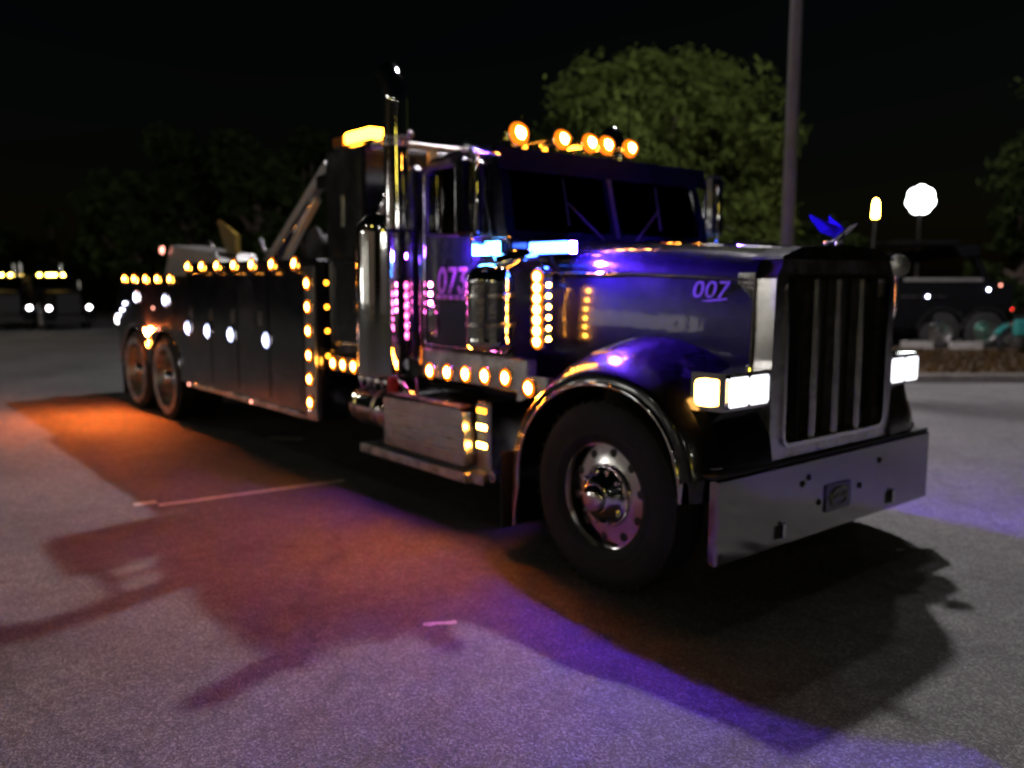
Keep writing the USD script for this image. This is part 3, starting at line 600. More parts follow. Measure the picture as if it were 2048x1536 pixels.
# visor, roof lamps, horns, antennae
vis = loft([[(-1.14, y, 2.525), (-1.095, y, 2.385), (-1.08, y, 2.385), (-1.115, y, 2.53)] for y in (-1.03, -.98, 0, .98, 1.03)])
obj(T, 'sun_visor', vis, 'visor', smooth=20)
for y, r_ in ((-.80, .056), (-.42, .050), (-.16, .050), (.0, .050), (.24, .048)):
    l = lamp(T, 'roof_lamp', (-1.17, y, 2.625), (1, -.12, .12), r_, 'e_amber_roof', h=.06)
    obj(l, 'housing', loft([[(-1.36, y - .02, 2.60), (-1.36, y + .02, 2.60), (-1.36, y + .02, 2.61), (-1.36, y - .02, 2.61)], [(-1.172, y - r_ * .9, 2.59), (-1.172, y + r_ * .9, 2.59), (-1.172, y + r_ * .9, 2.665), (-1.172, y - r_ * .9, 2.665)]]), 'chrome', smooth=30)
for y in (-.08, .34):
    hn = obj(T, 'air_horn', lathe([(.010, -.45), (.013, -.2), (.018, -.05), (.030, .02), (.040, .04), (.036, .04), (.014, -.02), (1e-4, -.03)], 20, '+x', (-1.50, y, 2.715)), 'chrome', smooth=60)
    objs(hn, 'bracket', [tube([(-1.55, y, 2.60), (-1.55, y, 2.71)], .012, 8), tube([(-1.85, y, 2.60), (-1.85, y, 2.71)], .012, 8)], 'chrome')
for x, y, h_ in ((-1.45, -.52, .24), (-1.30, .06, .20), (-1.6, .7, .5)):
    obj(T, 'antenna', tube([(x, y, 2.60), (x, y, 2.60 + h_)], [.008, .004], 6), 'chrome')
for x, y in ((-1.75, -.25), (-1.75, -.05)):
    lamp(T, 'roof_beacon', (x, y, 2.66), (.77, -.63, .0), .020, 'e_amber_dim', bezel=None)
# doors with trim line, handle, sign
dpoly = Polygon([(-1.965, 1.215), (-.985, 1.215), (-.985, 1.97), (-1.14, 1.97), (-1.27, 2.46), (-1.95, 2.46)]).buffer(-.05).buffer(.05)
for s in (-1, 1):
    dm = prism_y(Polygon(dpoly.exterior.coords, [list(wpoly.exterior.coords)]), *((-1.014, -.998) if s < 0 else (.998, 1.014)))
    Dr = obj(T, 'door', dm, 'paint')
    yy = -1.016 if s < 0 else 1.016
    loop = [(x, yy, z) for x, z in Polygon(dpoly).buffer(-.012).exterior.coords]
    obj(Dr, 'trim', tube(loop, .0065, 6, cap=False), 'chrome', smooth=True)
    frame_ = [(x, yy, z) for x, z in wpoly.buffer(.012).exterior.coords]
    obj(Dr, 'window_frame', tube(frame_, .011, 6, cap=False), 'black', smooth=True)
    obj(Dr, 'handle', [tube([(-1.83, yy, 1.50), (-1.83, yy - .035 * (1 if s < 0 else -1), 1.48), (-1.83, yy - .035 * (1 if s < 0 else -1), 1.33), (-1.83, yy, 1.31)], .012, 8), bx(-1.875, -1.79, min(yy, yy - .006 * (1 if s < 0 else -1)), max(yy, yy - .006 * (1 if s < 0 else -1)) + .001, 1.29, 1.52, .003)], 'chrome', smooth=40)
    if s < 0:
        tm = text_y('073', .17, (0, 0, 0), .003, True, .12)
        v = tm.vertices.copy(); v[:, 0] = v[:, 0] / v[:, 0].max() * .36 - 1.80; v[:, 1] -= 1.0145; v[:, 2] += 1.60; tm.vertices = v
        obj(Dr, 'door_sign', tm, 'decal', label='rose coloured number on the door')
        objs(Dr, 'sign_line', [bx(-1.80 + k * .074, -1.80 + k * .074 + .055, -1.0175, -1.0145, 1.555, 1.585, .001) for k in range(5)], 'decal')
        for k in range(6):
            lamp(Dr, 'edge_lamp', (-1.21, -1.0145, 1.645 - k * .072), (0, -1, 0), .017, 'e_rose' if k in (0,) else 'e_pink', bezel=None, h=.012)
        for k in range(4):
            lamp(Dr, 'edge_lamp', (-1.875, -1.0145, 1.655 - k * .066), (0, -1, 0), .017, 'e_pink', bezel=None, h=.012)
# rear corner of the cab: dark pillar with a column of pink lamps
P2 = obj(T, 'corner_pillar', bx(-2.30, -2.06, -1.03, -.93, 1.10, 2.50, .03), 'paint')
for k in range(6): lamp(P2, 'pillar_lamp', (-2.17, -1.031, 1.645 - k * .073), (0, -1, 0), .028, 'e_pink', h=.018)
lamp(P2, 'pillar_lamp', (-2.17, -1.031, 1.86), (0, -1, 0), .022, 'e_violet', h=.012, label='violet lamp at the top of the column')
obj(T, 'corner_pillar', bx(-2.30, -2.06, .93, 1.03, 1.10, 2.50, .03), 'paint')
# mirrors
for s in (-1, 1):
    y = s * 1.30; x0 = -1.0 if s < 0 else -1.2
    mr = obj(T, 'mirror', bx(x0 - .05, x0 + .02, min(y - .10, y + .10), max(y - .10, y + .10), 1.95 + (.08 if s > 0 else 0), 2.42 + (.1 if s > 0 else 0), .03), 'paint', smooth=20)
    obj(mr, 'glass', bx(x0 - .054, x0 - .0505, y - .085, y + .085, 1.97 + (.08 if s > 0 else 0), 2.40 + (.1 if s > 0 else 0), .001), 'chrome')
    obj(mr, 'stem', tube([(x0 + .03, y * .99, 1.97), (x0 + .045, y * .99, 2.2), (x0 + .03, y * .99, 2.44)], .018, 10), 'chrome', smooth=True)
    objs(mr, 'arm', [tube([(x0 - .1, s * 1.0, 2.47), (x0, y, 2.46), (x0, y, 2.40)], .013, 8), tube([(x0 - .1, s * 1.0, 1.90), (x0, y, 1.92), (x0, y, 1.97)], .013, 8)], 'chrome', smooth=True)
obj(T, 'mirror_lamp', [orient(dome_lens(.03, .02), (.6, -.8, 0), (-1.02, -1.33, 2.475))], 'chrome', smooth=True)
# side sill with five amber lamps, sixth on the fender panel
S_ = obj(T, 'cab_sill', bx(-1.99, -.80, -1.02, -.94, .985, 1.20, .012), 'steel')
for k in range(5): lamp(S_, 'sill_lamp', (-1.871 + k * .2155, -1.021, 1.042 + .007 * k), (0, -1, 0), .046, 'e_amber_sill')
pl = obj(T, 'fender_panel', prism_y([(-.90, .93), (-.66, 1.0), (-.60, 1.10), (-.90, 1.10)], -1.024, -.98), 'steel')
lamp(pl, 'panel_lamp', (-.775, -1.025, 1.028), (0, -1, 0), .046, 'e_amber_sill')
obj(T, 'cab_sill', bx(-1.99, -.80, .94, 1.02, .985, 1.20, .012), 'steel')
# air cleaners with lamp columns
for s in (-1, 1):
    c = (-1.03, s * 1.13)
    a = obj(T, 'air_cleaner', lathe([(1e-4, 1.255), (.13, 1.26), (.155, 1.285), (.158, 1.32), (.152, 1.335), (.152, 1.66), (.158, 1.675), (.155, 1.71), (.12, 1.76), (.06, 1.785), (1e-4, 1.79)], 40, 'z', (*c, 0)), 'chrome', smooth=35)
    objs(a, 'strap', [lathe([(.153, z), (.160, z + .004), (.160, z + .026), (.153, z + .03)], 40, 'z', (*c, 0)) for z in (1.40, 1.58)], 'steel', smooth=30)
    obj(a, 'intake_pipe', tube([(-1.0, s * 1.1, 1.78), (-.95, s * .98, 1.83), (-.92, s * .80, 1.83)], .06, 12), 'chrome', smooth=True)
    b = obj(T, 'lamp_bar', bx(-.80, -.70, min(s * .90, s * .98), max(s * .90, s * .98), 1.27, 1.77, .012), 'chrome')
    for k in range(7): lamp(b, 'bar_lamp', (-.75, s * .982, 1.71 - k * .066), (.25, s * 1., 0), .036, 'e_amber_hot' if s < 0 else 'e_amber', h=.02)
    for k in range(6): lamp(b, 'edge_lamp', (-.698, s * .94, 1.66 - k * .066), (1, s * .4, 0), .015, 'e_amber', bezel=None, h=.01)
# blue warning light bar over each air cleaner
for s in (-1, 1):
    b = obj(T, 'warning_light', bx(-.96, -.60, min(s * .80, s * .86), max(s * .80, s * .86), 1.845, 1.93, .012), 'black', label='pale blue light bar at the rear of the hood')
    for k in range(4):
        obj(b, 'lens', orient(lens_box(.036, .034, .035), (0, s, 0), (-.91 + k * .088, s * .861, 1.888)), 'e_blue', smooth=30)
    obj(b, 'end_lens', bx(-.604, -.599, min(s * .808, s * .852), max(s * .808, s * .852), 1.856, 1.919, .0005), 'e_blue_front')
    obj(b, 'bracket', tube([(-.8, s * .83, 1.85), (-.8, s * .82, 1.80), (-.8, s * .74, 1.72)], .012, 8), 'black')
    b = obj(T, 'warning_light', bx(-1.30, -.985, min(s * 1.03, s * 1.07), max(s * 1.03, s * 1.07), 1.845, 1.93, .012), 'black', label='short blue light bar over the air cleaner')
    for k in range(3):
        obj(b, 'lens', orient(lens_box(.042, .036, .02), (0, s, 0), (-1.245 + k * .10, s * 1.071, 1.888)), 'e_cyan', smooth=30)
    obj(b, 'end_lens', bx(-1.301, -1.296, min(s * 1.036, s * 1.064), max(s * 1.036, s * 1.064), 1.856, 1.919, .0005), 'e_blue_rear')
    obj(b, 'bracket', tube([(-1.15, s * 1.05, 1.85), (-1.15, s * 1.03, 1.82), (-1.15, s * 1.0, 1.80)], .012, 8), 'black')

# --- exhaust stacks
def bend(x, y, r, zt, s):
    pts = [(x, y, z) for z in np.linspace(2.05, zt - .32, 6)]
    for a in np.linspace(.15, 1.0, 8): pts.append((x - .24 * (1 - math.cos(a)), y, zt - .32 + .27 * math.sin(a)))
    return pts
for s in (-1, 1):
    y = s * 1.13; x = -2.12
    pts = bend(x, y, .085, 3.24 if s < 0 else 3.04, s)
    st = obj(T, 'exhaust_stack', tube(pts, .088, 28, cap=False), 'chrome', smooth=True)
    inn = tube(pts, .080, 24, cap=False); inn.invert()
    obj(st, 'pipe_bore', inn, 'under', smooth=True)
    rim_c = np.array(pts[-1]); d_ = np.array(pts[-1]) - np.array(pts[-2])
    obj(st, 'pipe_end', orient(lathe([(.080, -.01), (.080, .002), (.084, .006), (.090, .002), (.090, -.01)], 28), d_, rim_c), 'chrome', smooth=50)
    xm = -2.36
    obj(st, 'heat_shield', lathe([(.10, .98), (.19, .985), (.198, 1.0), (.198, 2.02), (.185, 2.09), (.12, 2.15), (.088, 2.16)], 44, 'z', (xm + .03, y, 0)), 'chrome', smooth=35)
    obj(st, 'muffler_neck', tube([(xm + .03, y, 2.10), (xm + .12, y, 2.22), (x, y, 2.34)], .07, 16), 'chrome', smooth=True)
    objs(st, 'clamp', [lathe([(.089, z), (.098, z + .006), (.098, z + .03), (.089, z + .036)], 28, 'z', (x, y, 0)) for z in (2.62, 2.66)], 'steel', smooth=30)
# headache rail behind the cab
obj(T, 'rear_rail', [tube([(-2.62, -1.02, 2.70), (-2.1, -1.02, 2.72)], .028, 10), tube([(-2.45, -1.02, 2.70), (-2.45, 1.02, 2.70)], .03, 10), tube([(-2.45, -.6, .86), (-2.45, -.6, 2.70)], .04, 10), tube([(-2.45, .6, .86), (-2.45, .6, 2.70)], .04, 10)], 'grey_metal', smooth=True)
obj(T, 'hydraulic_tank', [bx(-2.60, -2.2, -.85, .85, .9, 1.9, .03)], 'paint_black')

# --- tower cabinet behind the cab
K = obj(T, 'tool_tower', bx(-3.27, -2.64, -1.10, 1.10, 1.08, 2.72, .02), 'paint_black')
obj(K, 'tower_door', bx(-3.20, -2.72, -1.112, -1.102, 1.16, 1.84, .01), 'paint_black'); obj(K, 'tower_door', bx(-3.20, -2.72, -1.112, -1.102, 1.88, 2.62, .01), 'paint_black')
obj(K, 'door_trim', tube([(-3.19, -1.115, 1.18), (-3.19, -1.115, 1.82), (-2.73, -1.115, 1.82), (-2.73, -1.115, 1.18), (-3.19, -1.115, 1.18)], .005, 6), 'steel')
obj(K, 'latch', bx(-2.80, -2.765, -1.125, -1.112, 1.42, 1.54, .004), 'chrome'); obj(K, 'latch', bx(-2.98, -2.955, -1.125, -1.112, 2.1, 2.35, .004), 'steel')
sk = obj(T, 'tower_skirt', bx(-3.28, -2.64, -1.10, -.94, .93, 1.075, .012), 'steel')
for k in range(3): lamp(sk, 'skirt_lamp', (-3.19 + k * .172, -1.101, 1.0), (0, -1, 0), .046, 'e_amber')
be = obj(T, 'beacon_bar', bx(-3.20, -2.60, -1.06, -.86, 2.722, 2.745, .006), 'black')
obj(be, 'end_cap', hull([(x, y, z) for x in (-3.20, -3.02) for y in (-1.06, -.86) for z in (2.746, 2.815)]), 'amber_plastic')
obj(be, 'lens', bx(-3.01, -2.61, -1.065, -.86, 2.746, 2.838, .02), 'e_amber_beacon')

# --- step box, cylinder tank, step
bxp = [(-2.40, .44), (-1.37, .44), (-1.345, .52), (-1.37, .70), (-1.385, .80), (-1.42, .825), (-2.40, .80)]
SB = obj(T, 'step_box', prism_y(bxp, -1.10, -.55), 'steel', smooth=20)
objs(SB, 'panel_rib', [bx(-2.36, -1.40, -1.106, -1.10, z, z + .022, .004) for z in (.52, .60, .68)], 'alu')
obj(SB, 'top_step', bx(-2.38, -1.44, -1.08, -.62, .826, .84, .005), 'alu')
objs(SB, 'tread', [bx(-2.30 + k * .11, -2.22 + k * .11, -1.05, -.72, .841, .848, .002) for k in range(8)], 'steel')
sf = obj(T, 'step_front', bx(-1.34, -1.19, -1.02, -.55, .40, .88, .015), 'steel')
for z in (.825, .715, .59):
    l = obj(sf, 'bar_lamp', orient(lens_box(.017, .052, .012), (0, -1, 0), (-1.265, -1.021, z)), 'e_amber_hot' if z < .8 else 'e_amber_dim', smooth=30)
    obj(l, 'bezel', prism_y(Polygon(rrect(-1.325, -1.205, z - .025, z + .025, .01).exterior.coords, [list(rrect(-1.318, -1.212, z - .018, z + .018, .006).exterior.coords)]), -1.028, -1.021), 'chrome')
obj(T, 'lower_step', [bx(-2.72, -1.30, -1.14, -.80, .335, .405, .008), bx(-1.30, -1.16, -1.10, -.80, .34, .42, .008)], 'alu')
objs(T, 'step_hanger', [bx(x - .02, x + .02, -1.0, -.96, .40, .62, .004) for x in (-2.45, -1.5)], 'under')
lk = trimesh.creation.torus(.026, .008, 16, 8); lk.apply_transform(trimesh.transformations.rotation_matrix(PI / 2, (1, 0, 0))); lk.apply_translation((-1.12, -1.05, .40))
obj(T, 'tow_eye', lk, 'steel', smooth=True)
at_ = obj(T, 'air_tank', lathe([(1e-4, 0), (.10, .01), (.145, .045), (.155, .09), (.155, .50), (.145, .545), (.10, .58), (1e-4, .59)], 32, '+x', (-2.99, -.97, .68)), 'chrome', smooth=50)
objs(at_, 'strap', [lathe([(.156, z), (.163, z + .004), (.163, z + .028), (.156, z + .032)], 32, '+x', (-2.99, -.97, .68)) for z in (.14, .42)], 'steel')
fit = [tube([(-2.95 + k * .11, -.98, .84), (-2.95 + k * .11, -.99, .90), (-2.93 + k * .11, -.92, .95)], .016, 8) for k in range(5)] + [lathe([(.0, 0), (.03, 0), (.03, .03), (.02, .05), (1e-4, .055)], 12, 'z', (-2.9 + k * .13, -1.0, .88)) for k in range(4)]
objs(T, 'valve', fit, 'chrome', smooth=40)
obj(T, 'red_reservoir', lathe([(1e-4, 0), (.05, 0), (.05, .09), (.03, .13), (.012, .14), (1e-4, .14)], 16, 'z', (-2.43, -1.0, .82)), 'red_paint', smooth=40)
obj(T, 'grab_handle', tube([(-2.22, -1.06, 1.06), (-2.20, -1.12, 1.02), (-2.02, -1.12, .88), (-2.0, -1.06, .85)], .018, 10), 'chrome', smooth=True)
obj(T, 'coupling_rod', [tube([(-2.04, -1.04, .98), (-2.02, -1.04, .80)], .014, 8)], 'under')

# --- wrecker body with compartments
BW = obj(T, 'wrecker_body', [bx(-6.46, -3.30, -1.19, 1.19, .50, 1.86, .02)], 'paint')
edges = [-6.42, -5.72, -5.0, -4.25, -3.52]
hx = [-6.10, -5.55, -4.95, -4.25]
hxx = [-6.55, -5.98, -5.32, -4.50]
for k in range(4):
    d = obj(BW, 'compartment_door', bx(edges[k] + .012, edges[k + 1] - .012, -1.204, -1.192, .60, 1.74, .006), 'paint')
    xl = [-6.30, -5.70, -5.08, -4.42][k]
    obj(d, 'latch', [bx(xl - .03, xl + .03, -1.222, -1.204, 1.29, 1.36, .006), bx(xl - .05, xl + .05, -1.210, -1.204, 1.26, 1.39, .003)], 'chrome')
for x, z in ((-6.39, 1.149), (-5.78, 1.146), (-5.14, 1.138), (-4.283, 1.131)):
    lamp(BW, 'work_lamp', (x, -1.206, z), (0, -1, 0), .058, 'e_white', flat=1.0)
for x in (-6.352, -5.919, -5.487, -5.035, -4.594, -4.143, -3.681): lamp(BW, 'top_lamp', (x, -1.192, 1.822), (0, -1, .15), .046, 'e_amber')
pn = obj(BW, 'corner_panel', bx(-3.50, -3.31, -1.212, -1.192, .50, 1.80, .006), 'steel')
for z in (1.656, 1.461, 1.261, 1.055, .855, .655): lamp(pn, 'corner_lamp', (-3.405, -1.213, z), (0, -1, 0), .045, 'e_amber')
obj(BW, 'rub_rail', bx(-6.44, -3.52, -1.225, -1.192, .495, .545, .008), 'steel')
for x in (-6.41, -4.665): lamp(BW, 'rail_lamp', (x, -1.226, .52), (0, -1, 0), .018, 'e_rose', bezel=None)
obj(BW, 'plate', bx(-4.15, -3.60, -1.209, -1.205, .62, .84, .002), 'paint_black')
# vertical strip of small lamps on the front face of the body
for z in (1.66, 1.46, 1.26, 1.05): lamp(BW, 'front_face_lamp', (-3.297, -1.10, z), (1, -.3, 0), .020, 'e_amber_dim', bezel=None)
# --- rear deck over the tandem
rd = sbox(-9.30, .52, -6.475, 1.72)
for x in (-7.35, -8.55): rd = rd.difference(Point(x, .50).buffer(.575, quad_segs=16))
rd = rd.difference(sbox(-8.9, .3, -7.0, .62))
R_ = obj(T, 'rear_body', [prism_y(rd, -1.18, -1.13), prism_y(rd, 1.13, 1.18), bx(-9.3, -6.475, -1.13, 1.13, 1.66, 1.72, .01), bx(-9.3, -9.25, -1.13, 1.13, .7, 1.66, .01), bx(-6.53, -6.48, -1.13, 1.13, .6, 1.66, .01)], 'paint')
for x in (-8.851, -8.40, -7.93, -7.47, -7.0): lamp(R_, 'deck_lamp', (x, -1.184, 1.685), (0, -1, .1), .046, 'e_amber')
for x, z in ((-8.358, 1.451), (-7.201, 1.436)): lamp(R_, 'work_lamp', (x, -1.184, z), (0, -1, 0), .056, 'e_white')
lamp(R_, 'wheel_lamp', (-7.95, -1.186, 1.03), (0, -1, -.35), .065, 'e_amber_wheel', label='bright amber lamp between the rear wheels')
lamp(R_, 'wheel_lamp', (-7.97, -1.182, .87), (0, -1, -.35), .045, 'e_amber', label='smaller amber lamp below the bright one between the rear wheels')
for x, z in ((-7.72, 1.33), (-7.55, 1.08)): lamp(R_, 'reflector', (x, -1.182, z), (0, -1, 0), .02, 'e_rose', bezel=None)
for x in (-7.35, -8.55):
    obj(R_, 'arch_trim', tube([(px_, -1.186, pz_) for px_, pz_ in arc(x, .5, .585, PI * (.08 if x > -8 else .30), PI * (.70 if x > -8 else .95), 20)], .012, 6), 'chrome', smooth=True)
tl = obj(T, 'tail_frame', [bx(-9.75, -9.30, -1.0, -.85, .85, 1.25, .01), bx(-9.75, -9.65, -1.1, 1.1, .95, 1.15, .01)], 'paint_black')
lamp(tl, 'tail_work_lamp', (-9.52, -1.10, 1.12), (.25, -1, 0), .075, 'e_head', label='glaring white lamp at the tail')
for x, z in ((-9.25, 1.19), (-9.05, 1.27), (-8.9, 1.36)): lamp(tl, 'tail_lamp', (x, -1.19, z), (0, -1, 0), .022, 'e_white', bezel=None)
obj(T, 'rear_mud_flap', bx(-9.25, -9.235, -1.17, -.62, .12, .8, .003), 'rubber')
# recovery gear on the deck
obj(T, 'winch_cover', [hull([(-8.6, -.75, 1.72), (-8.6, -.2, 1.72), (-8.45, -.7, 2.12), (-8.4, -.25, 2.12), (-6.85, -.7, 1.98), (-6.8, -.25, 1.98), (-6.65, -.75, 1.72), (-6.65, -.2, 1.72)])], 'grey_metal', smooth=15, label='pale grey cover on the rear deck')
lamp(T, 'marker_lamp', (-8.56, -.77, 2.06), (.2, -1, .1), .05, 'e_rose', label='rose marker lamp on the deck cover')
obj(T, 'yellow_sheave', [hull([(-7.05, -.5, 1.98), (-6.75, -.5, 1.98), (-7.3, -.5, 2.38), (-7.22, -.5, 2.40), (-6.75, -.5, 2.2), (-7.05, -.44, 1.98), (-6.75, -.44, 1.98), (-7.3, -.44, 2.38), (-6.75, -.44, 2.2)])], 'yellow')
def bar(p, q, w, h): 
    p, q = np.array(p, float), np.array(q, float); d = (q - p) / np.linalg.norm(q - p); s_ = np.array([0, 1., 0]); n_ = np.cross(d, s_)
    return hull([c + s_ * a * w + n_ * b * h for c in (p, q) for a in (-1, 1) for b in (-1, 1)])
for y in (-.45, .45):
    bo = obj(T, 'boom_arm', [bar((-5.95, y, 1.84), (-4.42, y, 2.78), .05, .045)], 'grey_metal')
    obj(bo, 'hydraulic_ram', tube([(-5.55, y - .12, 1.86), (-4.60, y - .12, 2.42)], .028, 10), 'chrome', smooth=True)
    obj(T, 'boom_brace', [bar((-5.08, y - .2, 1.86), (-4.3, y - .2, 2.44), .028, .026)], 'white_paint')
obj(T, 'boom_head', [bx(-4.55, -3.6, -.55, .55, 2.55, 2.68, .02)], 'paint_black')
obj(T, 'winch', [lathe([(1e-4, 0), (.18, 0), (.18, .03), (.11, .03), (.11, .5), (.18, .5), (.18, .53), (1e-4, .53)], 24, '+y', (-5.2, -.26, 2.05))], 'under', smooth=40)
objs(T, 'hose', [tube([(-6.5 + .25 * t_, -.9, 2.1 - .25 * t_ ** 2 + .02 * math.sin(9 * t_)) for t_ in np.linspace(0, 1, 10)], .012, 6), tube([(-5.1, -.8, 1.86), (-5.25, -.8, 2.0), (-5.33, -.8, 2.10)], .02, 8)], 'steel', smooth=True)

# ================================================================= parked trucks far left (facing the viewer), built facing +x
def small_wheel(t, x, y, s, R=.5, w=.28):
    ax = '-y' if s < 0 else '+y'; Wh = sub(t, 'wheel')
    obj(Wh, 'tyre', lathe([(.28, -w / 2), (R - .05, -w / 2), (R, -w * .38), (R, w * .38), (R - .05, w / 2), (.28, w / 2)], 32, ax, (x, y, R)), 'rubber', smooth=35)
    obj(Wh, 'rim', lathe([(.28, -w / 2), (.29, w * .45), (.27, w * .5), (.24, w * .2), (.1, w * .25), (.08, w * .5), (1e-4, w * .52)], 28, ax, (x, y, R)), 'alu', smooth=40)
def parked(name, label, loc, rotz):
    t = thing(name, label, 'truck', loc, rotz, group='trucks parked at the far left')
    UsdGeom.Xformable(t).AddScaleOp().Set(Gf.Vec3f(.70, .70, .70))
    obj(t, 'hood', loft([hood_sec(-1.2, .72, 1.85, 1.65, .9), hood_sec(.55, .60, 1.75, 1.58, .9)]), 'dark_matte', smooth=40)
    obj(t, 'cab', I(prism_y([(-2.6, .9), (-1.1, .9), (-1.1, 1.85), (-1.3, 2.40), (-1.5, 2.5), (-2.5, 2.5), (-2.6, 2.4)], -1.0, 1.0), prism_x(front, -2.7, -1.0)), 'dark_matte', smooth=25)
    ws = obj(t, 'windscreen', hull([(-1.13 + .012 - (z - 1.92) * .36, y, z) for y in (-.88, .88) for z in (1.92, 2.36)] + [(-1.15 + .012 - (z - 1.92) * .36, y, z) for y in (-.88, .88) for z in (1.92, 2.36)]), 'glass')
    obj(t, 'body', bx(-7.5, -2.7, -1.1, 1.1, .7, 1.7, .02), 'dark_matte')
    obj(t, 'grille', bx(.55, .60, -.5, .5, .75, 1.65, .02), 'under')
    for k in range(6): obj(t, 'grille_bar', bx(.602, .62, -.42 + k * .156, -.36 + k * .156, .82, 1.58, .005), 'black')
    obj(t, 'bumper', bx(.55, .66, -1.1, 1.1, .35, .70, .02), 'under')
    for s in (-1, 1):
        obj(t, 'fender', prism_y(Polygon(arc(0, .5, .72, 0, PI, 16) + arc(0, .5, .58, PI, 0, 16)), *((-1.1, -.6) if s < 0 else (.6, 1.1))), 'dark_matte', smooth=30)
        hp = obj(t, 'headlamp', bx(.42, .62, s * .85 - .16, s * .85 + .16, .92, 1.14, .03), 'chrome')
        obj(hp, 'lens', orient(dome_lens(.105, .03), (1, 0, 0), (.625, s * .87, 1.03)), 'e_head', smooth=True)
        small_wheel(t, 0, s * .92, s); small_wheel(t, -5.6, s * .92, s); small_wheel(t, -6.8, s * .92, s)
        obj(t, 'mirror', [bx(-1.25, -1.15, s * 1.2 - .09, s * 1.2 + .09, 1.8, 2.25, .02), tube([(-1.3, s * .98, 2.2), (-1.2, s * 1.2, 2.2)], .015, 6)], 'chrome')
        obj(t, 'exhaust_stack', tube([(-2.75, s * .9, .9), (-2.75, s * .9, 3.1)], .07, 10), 'chrome', smooth=True)
    for y in (-.52, -.16, 0, .16, .52): lamp(t, 'roof_lamp', (-1.42, y, 2.53), (1, 0, .1), .07, 'e_yellow_lamp', bezel='chrome')
    return t
def yaw_to(loc, off=0.): return math.atan2(EYE[1] - loc[1], EYE[0] - loc[0]) + off
l1 = polar(132, 31.5)
pk = parked('parked_truck', 'far parked truck facing the viewer with headlights and five yellow roof lamps lit', l1, yaw_to(l1, .33))
l2 = polar(14, 32)
copy_of(pk, 'parked_truck', 'parked truck with lit lamps cut by the left edge of the picture', l2, yaw_to(l2, .15))

# ================================================================= dark wrecker to the right, seen from its side, tail to the right; built with tail at x=0, nose to -x
d0 = np.array([-5.55, 17.55, 0.]); rz = math.atan2(.775, .632)
Wk = thing('dark_wrecker', 'dark parked wrecker behind the planting strip with a red tail lamp', 'tow truck', d0, rz)
obj(Wk, 'body', [prism_y([(-5.2, .55), (-1.75, .55), (-1.75, .9), (-.1, .9), (-.02, 1.0), (-.02, 1.55), (-.5, 1.62), (-5.2, 1.75)], -1.0, 1.0)], 'dark_matte', smooth=20)
obj(Wk, 'body_rail', [bx(-2.55, -.75, -1.03, -1.0, 1.60, 1.68, .01)], 'grey_metal'); obj(Wk, 'body_rail', [bx(-2.6, -1.55, -1.02, -1.0, 1.24, 1.29, .01)], 'steel')
for k in range(4): obj(Wk, 'compartment_door', bx(-5.1 + k * .83, -4.32 + k * .83, -1.015, -1.0, .65, 1.5, .01), 'dark_matte')
obj(Wk, 'cab', I(prism_y([(-7.0, .8), (-5.3, .8), (-5.3, 2.4), (-5.4, 2.5), (-6.6, 2.5), (-6.8, 2.4), (-7.0, 1.8)], -1.0, 1.0), prism_x(front, -7.1, -5.2)), 'dark_matte', smooth=20)
obj(Wk, 'hood', bx(-8.6, -7.0, -.75, .75, .9, 1.75, .08), 'dark_matte', smooth=20)
obj(Wk, 'side_window', bx(-6.6, -5.6, -1.012, -.985, 1.75, 2.25, .004), 'dark_glass')
for x in (-.62, -1.64):
    small_wheel(Wk, x, -.88, -1, .46, .26); small_wheel(Wk, x, .88, 1, .46, .26)
small_wheel(Wk, -8.0, -.88, -1, .46, .26); small_wheel(Wk, -8.0, .88, 1, .46, .26)
objs(Wk, 'fender', [prism_y(Polygon(arc(x, .46, .56, .1, PI - .1, 14) + arc(x, .46, .53, PI - .1, .1, 14)), -1.02, -.7) for x in (-.62, -1.64)], 'under', smooth=30)
obj(Wk, 'boom', [bar((-4.9, 0, 1.9), (-.4, 0, 2.35), .16, .14), bar((-.5, 0, 2.3), (-.1, 0, 1.5), .1, .08), tube([(-4.2, -.2, 1.75), (-1.8, -.2, 2.1)], .05, 8)], 'dark_matte')
obj(Wk, 'under_lift', bar((-.1, 0, .55), (.55, 0, .40), .1, .06), 'under')
lamp(Wk, 'tail_lamp', (-.015, -.9, 1.0), (.35, -1, 0), .06, 'e_red')
lamp(Wk, 'side_lamp', (-2.85, -1.02, 1.0 + .35), (.0, -1, 0), .06, 'e_white')
for x, z, m_ in ((-.35, 1.52, 'e_rose'), (-.62, 1.42, 'e_white'), (-2.0, 1.265, 'e_white')): lamp(Wk, 'marker_lamp', (x, -1.03, z), (0, -1, 0), .03, m_, bezel=None)
obj(Wk, 'mast', tube([(-3.2, -.7, 1.7), (-3.15, -.7, 3.05)], .03, 8), 'under')
bc = obj(Wk, 'beacon', lathe([(1e-4, 0), (.07, 0), (.075, .08), (.06, .36), (.03, .42), (1e-4, .43)], 16, 'z', (-3.15, -.7, 3.05)), 'e_yellow_lamp', smooth=True)
obj(Wk, 'roof_board', [bx(-2.6, -1.1, -.6, .6, 2.42, 2.55, .02)], 'dark_matte')
obj(Wk, 'spare_wheel', lathe([(1e-4, 0), (.12, 0), (.13, .04), (1e-4, .06)], 20, '-y', (-2.75, -1.02, 1.95)), 'steel', smooth=40)
obj(Wk, 'yellow_block', hull([(x, y, z) for x in (-1.28, -.98) for y in (-.9, -.6) for z in (.0, .16)] + [(-1.22, -.8, .24), (-1.1, -.8, .26)]), 'yellow')

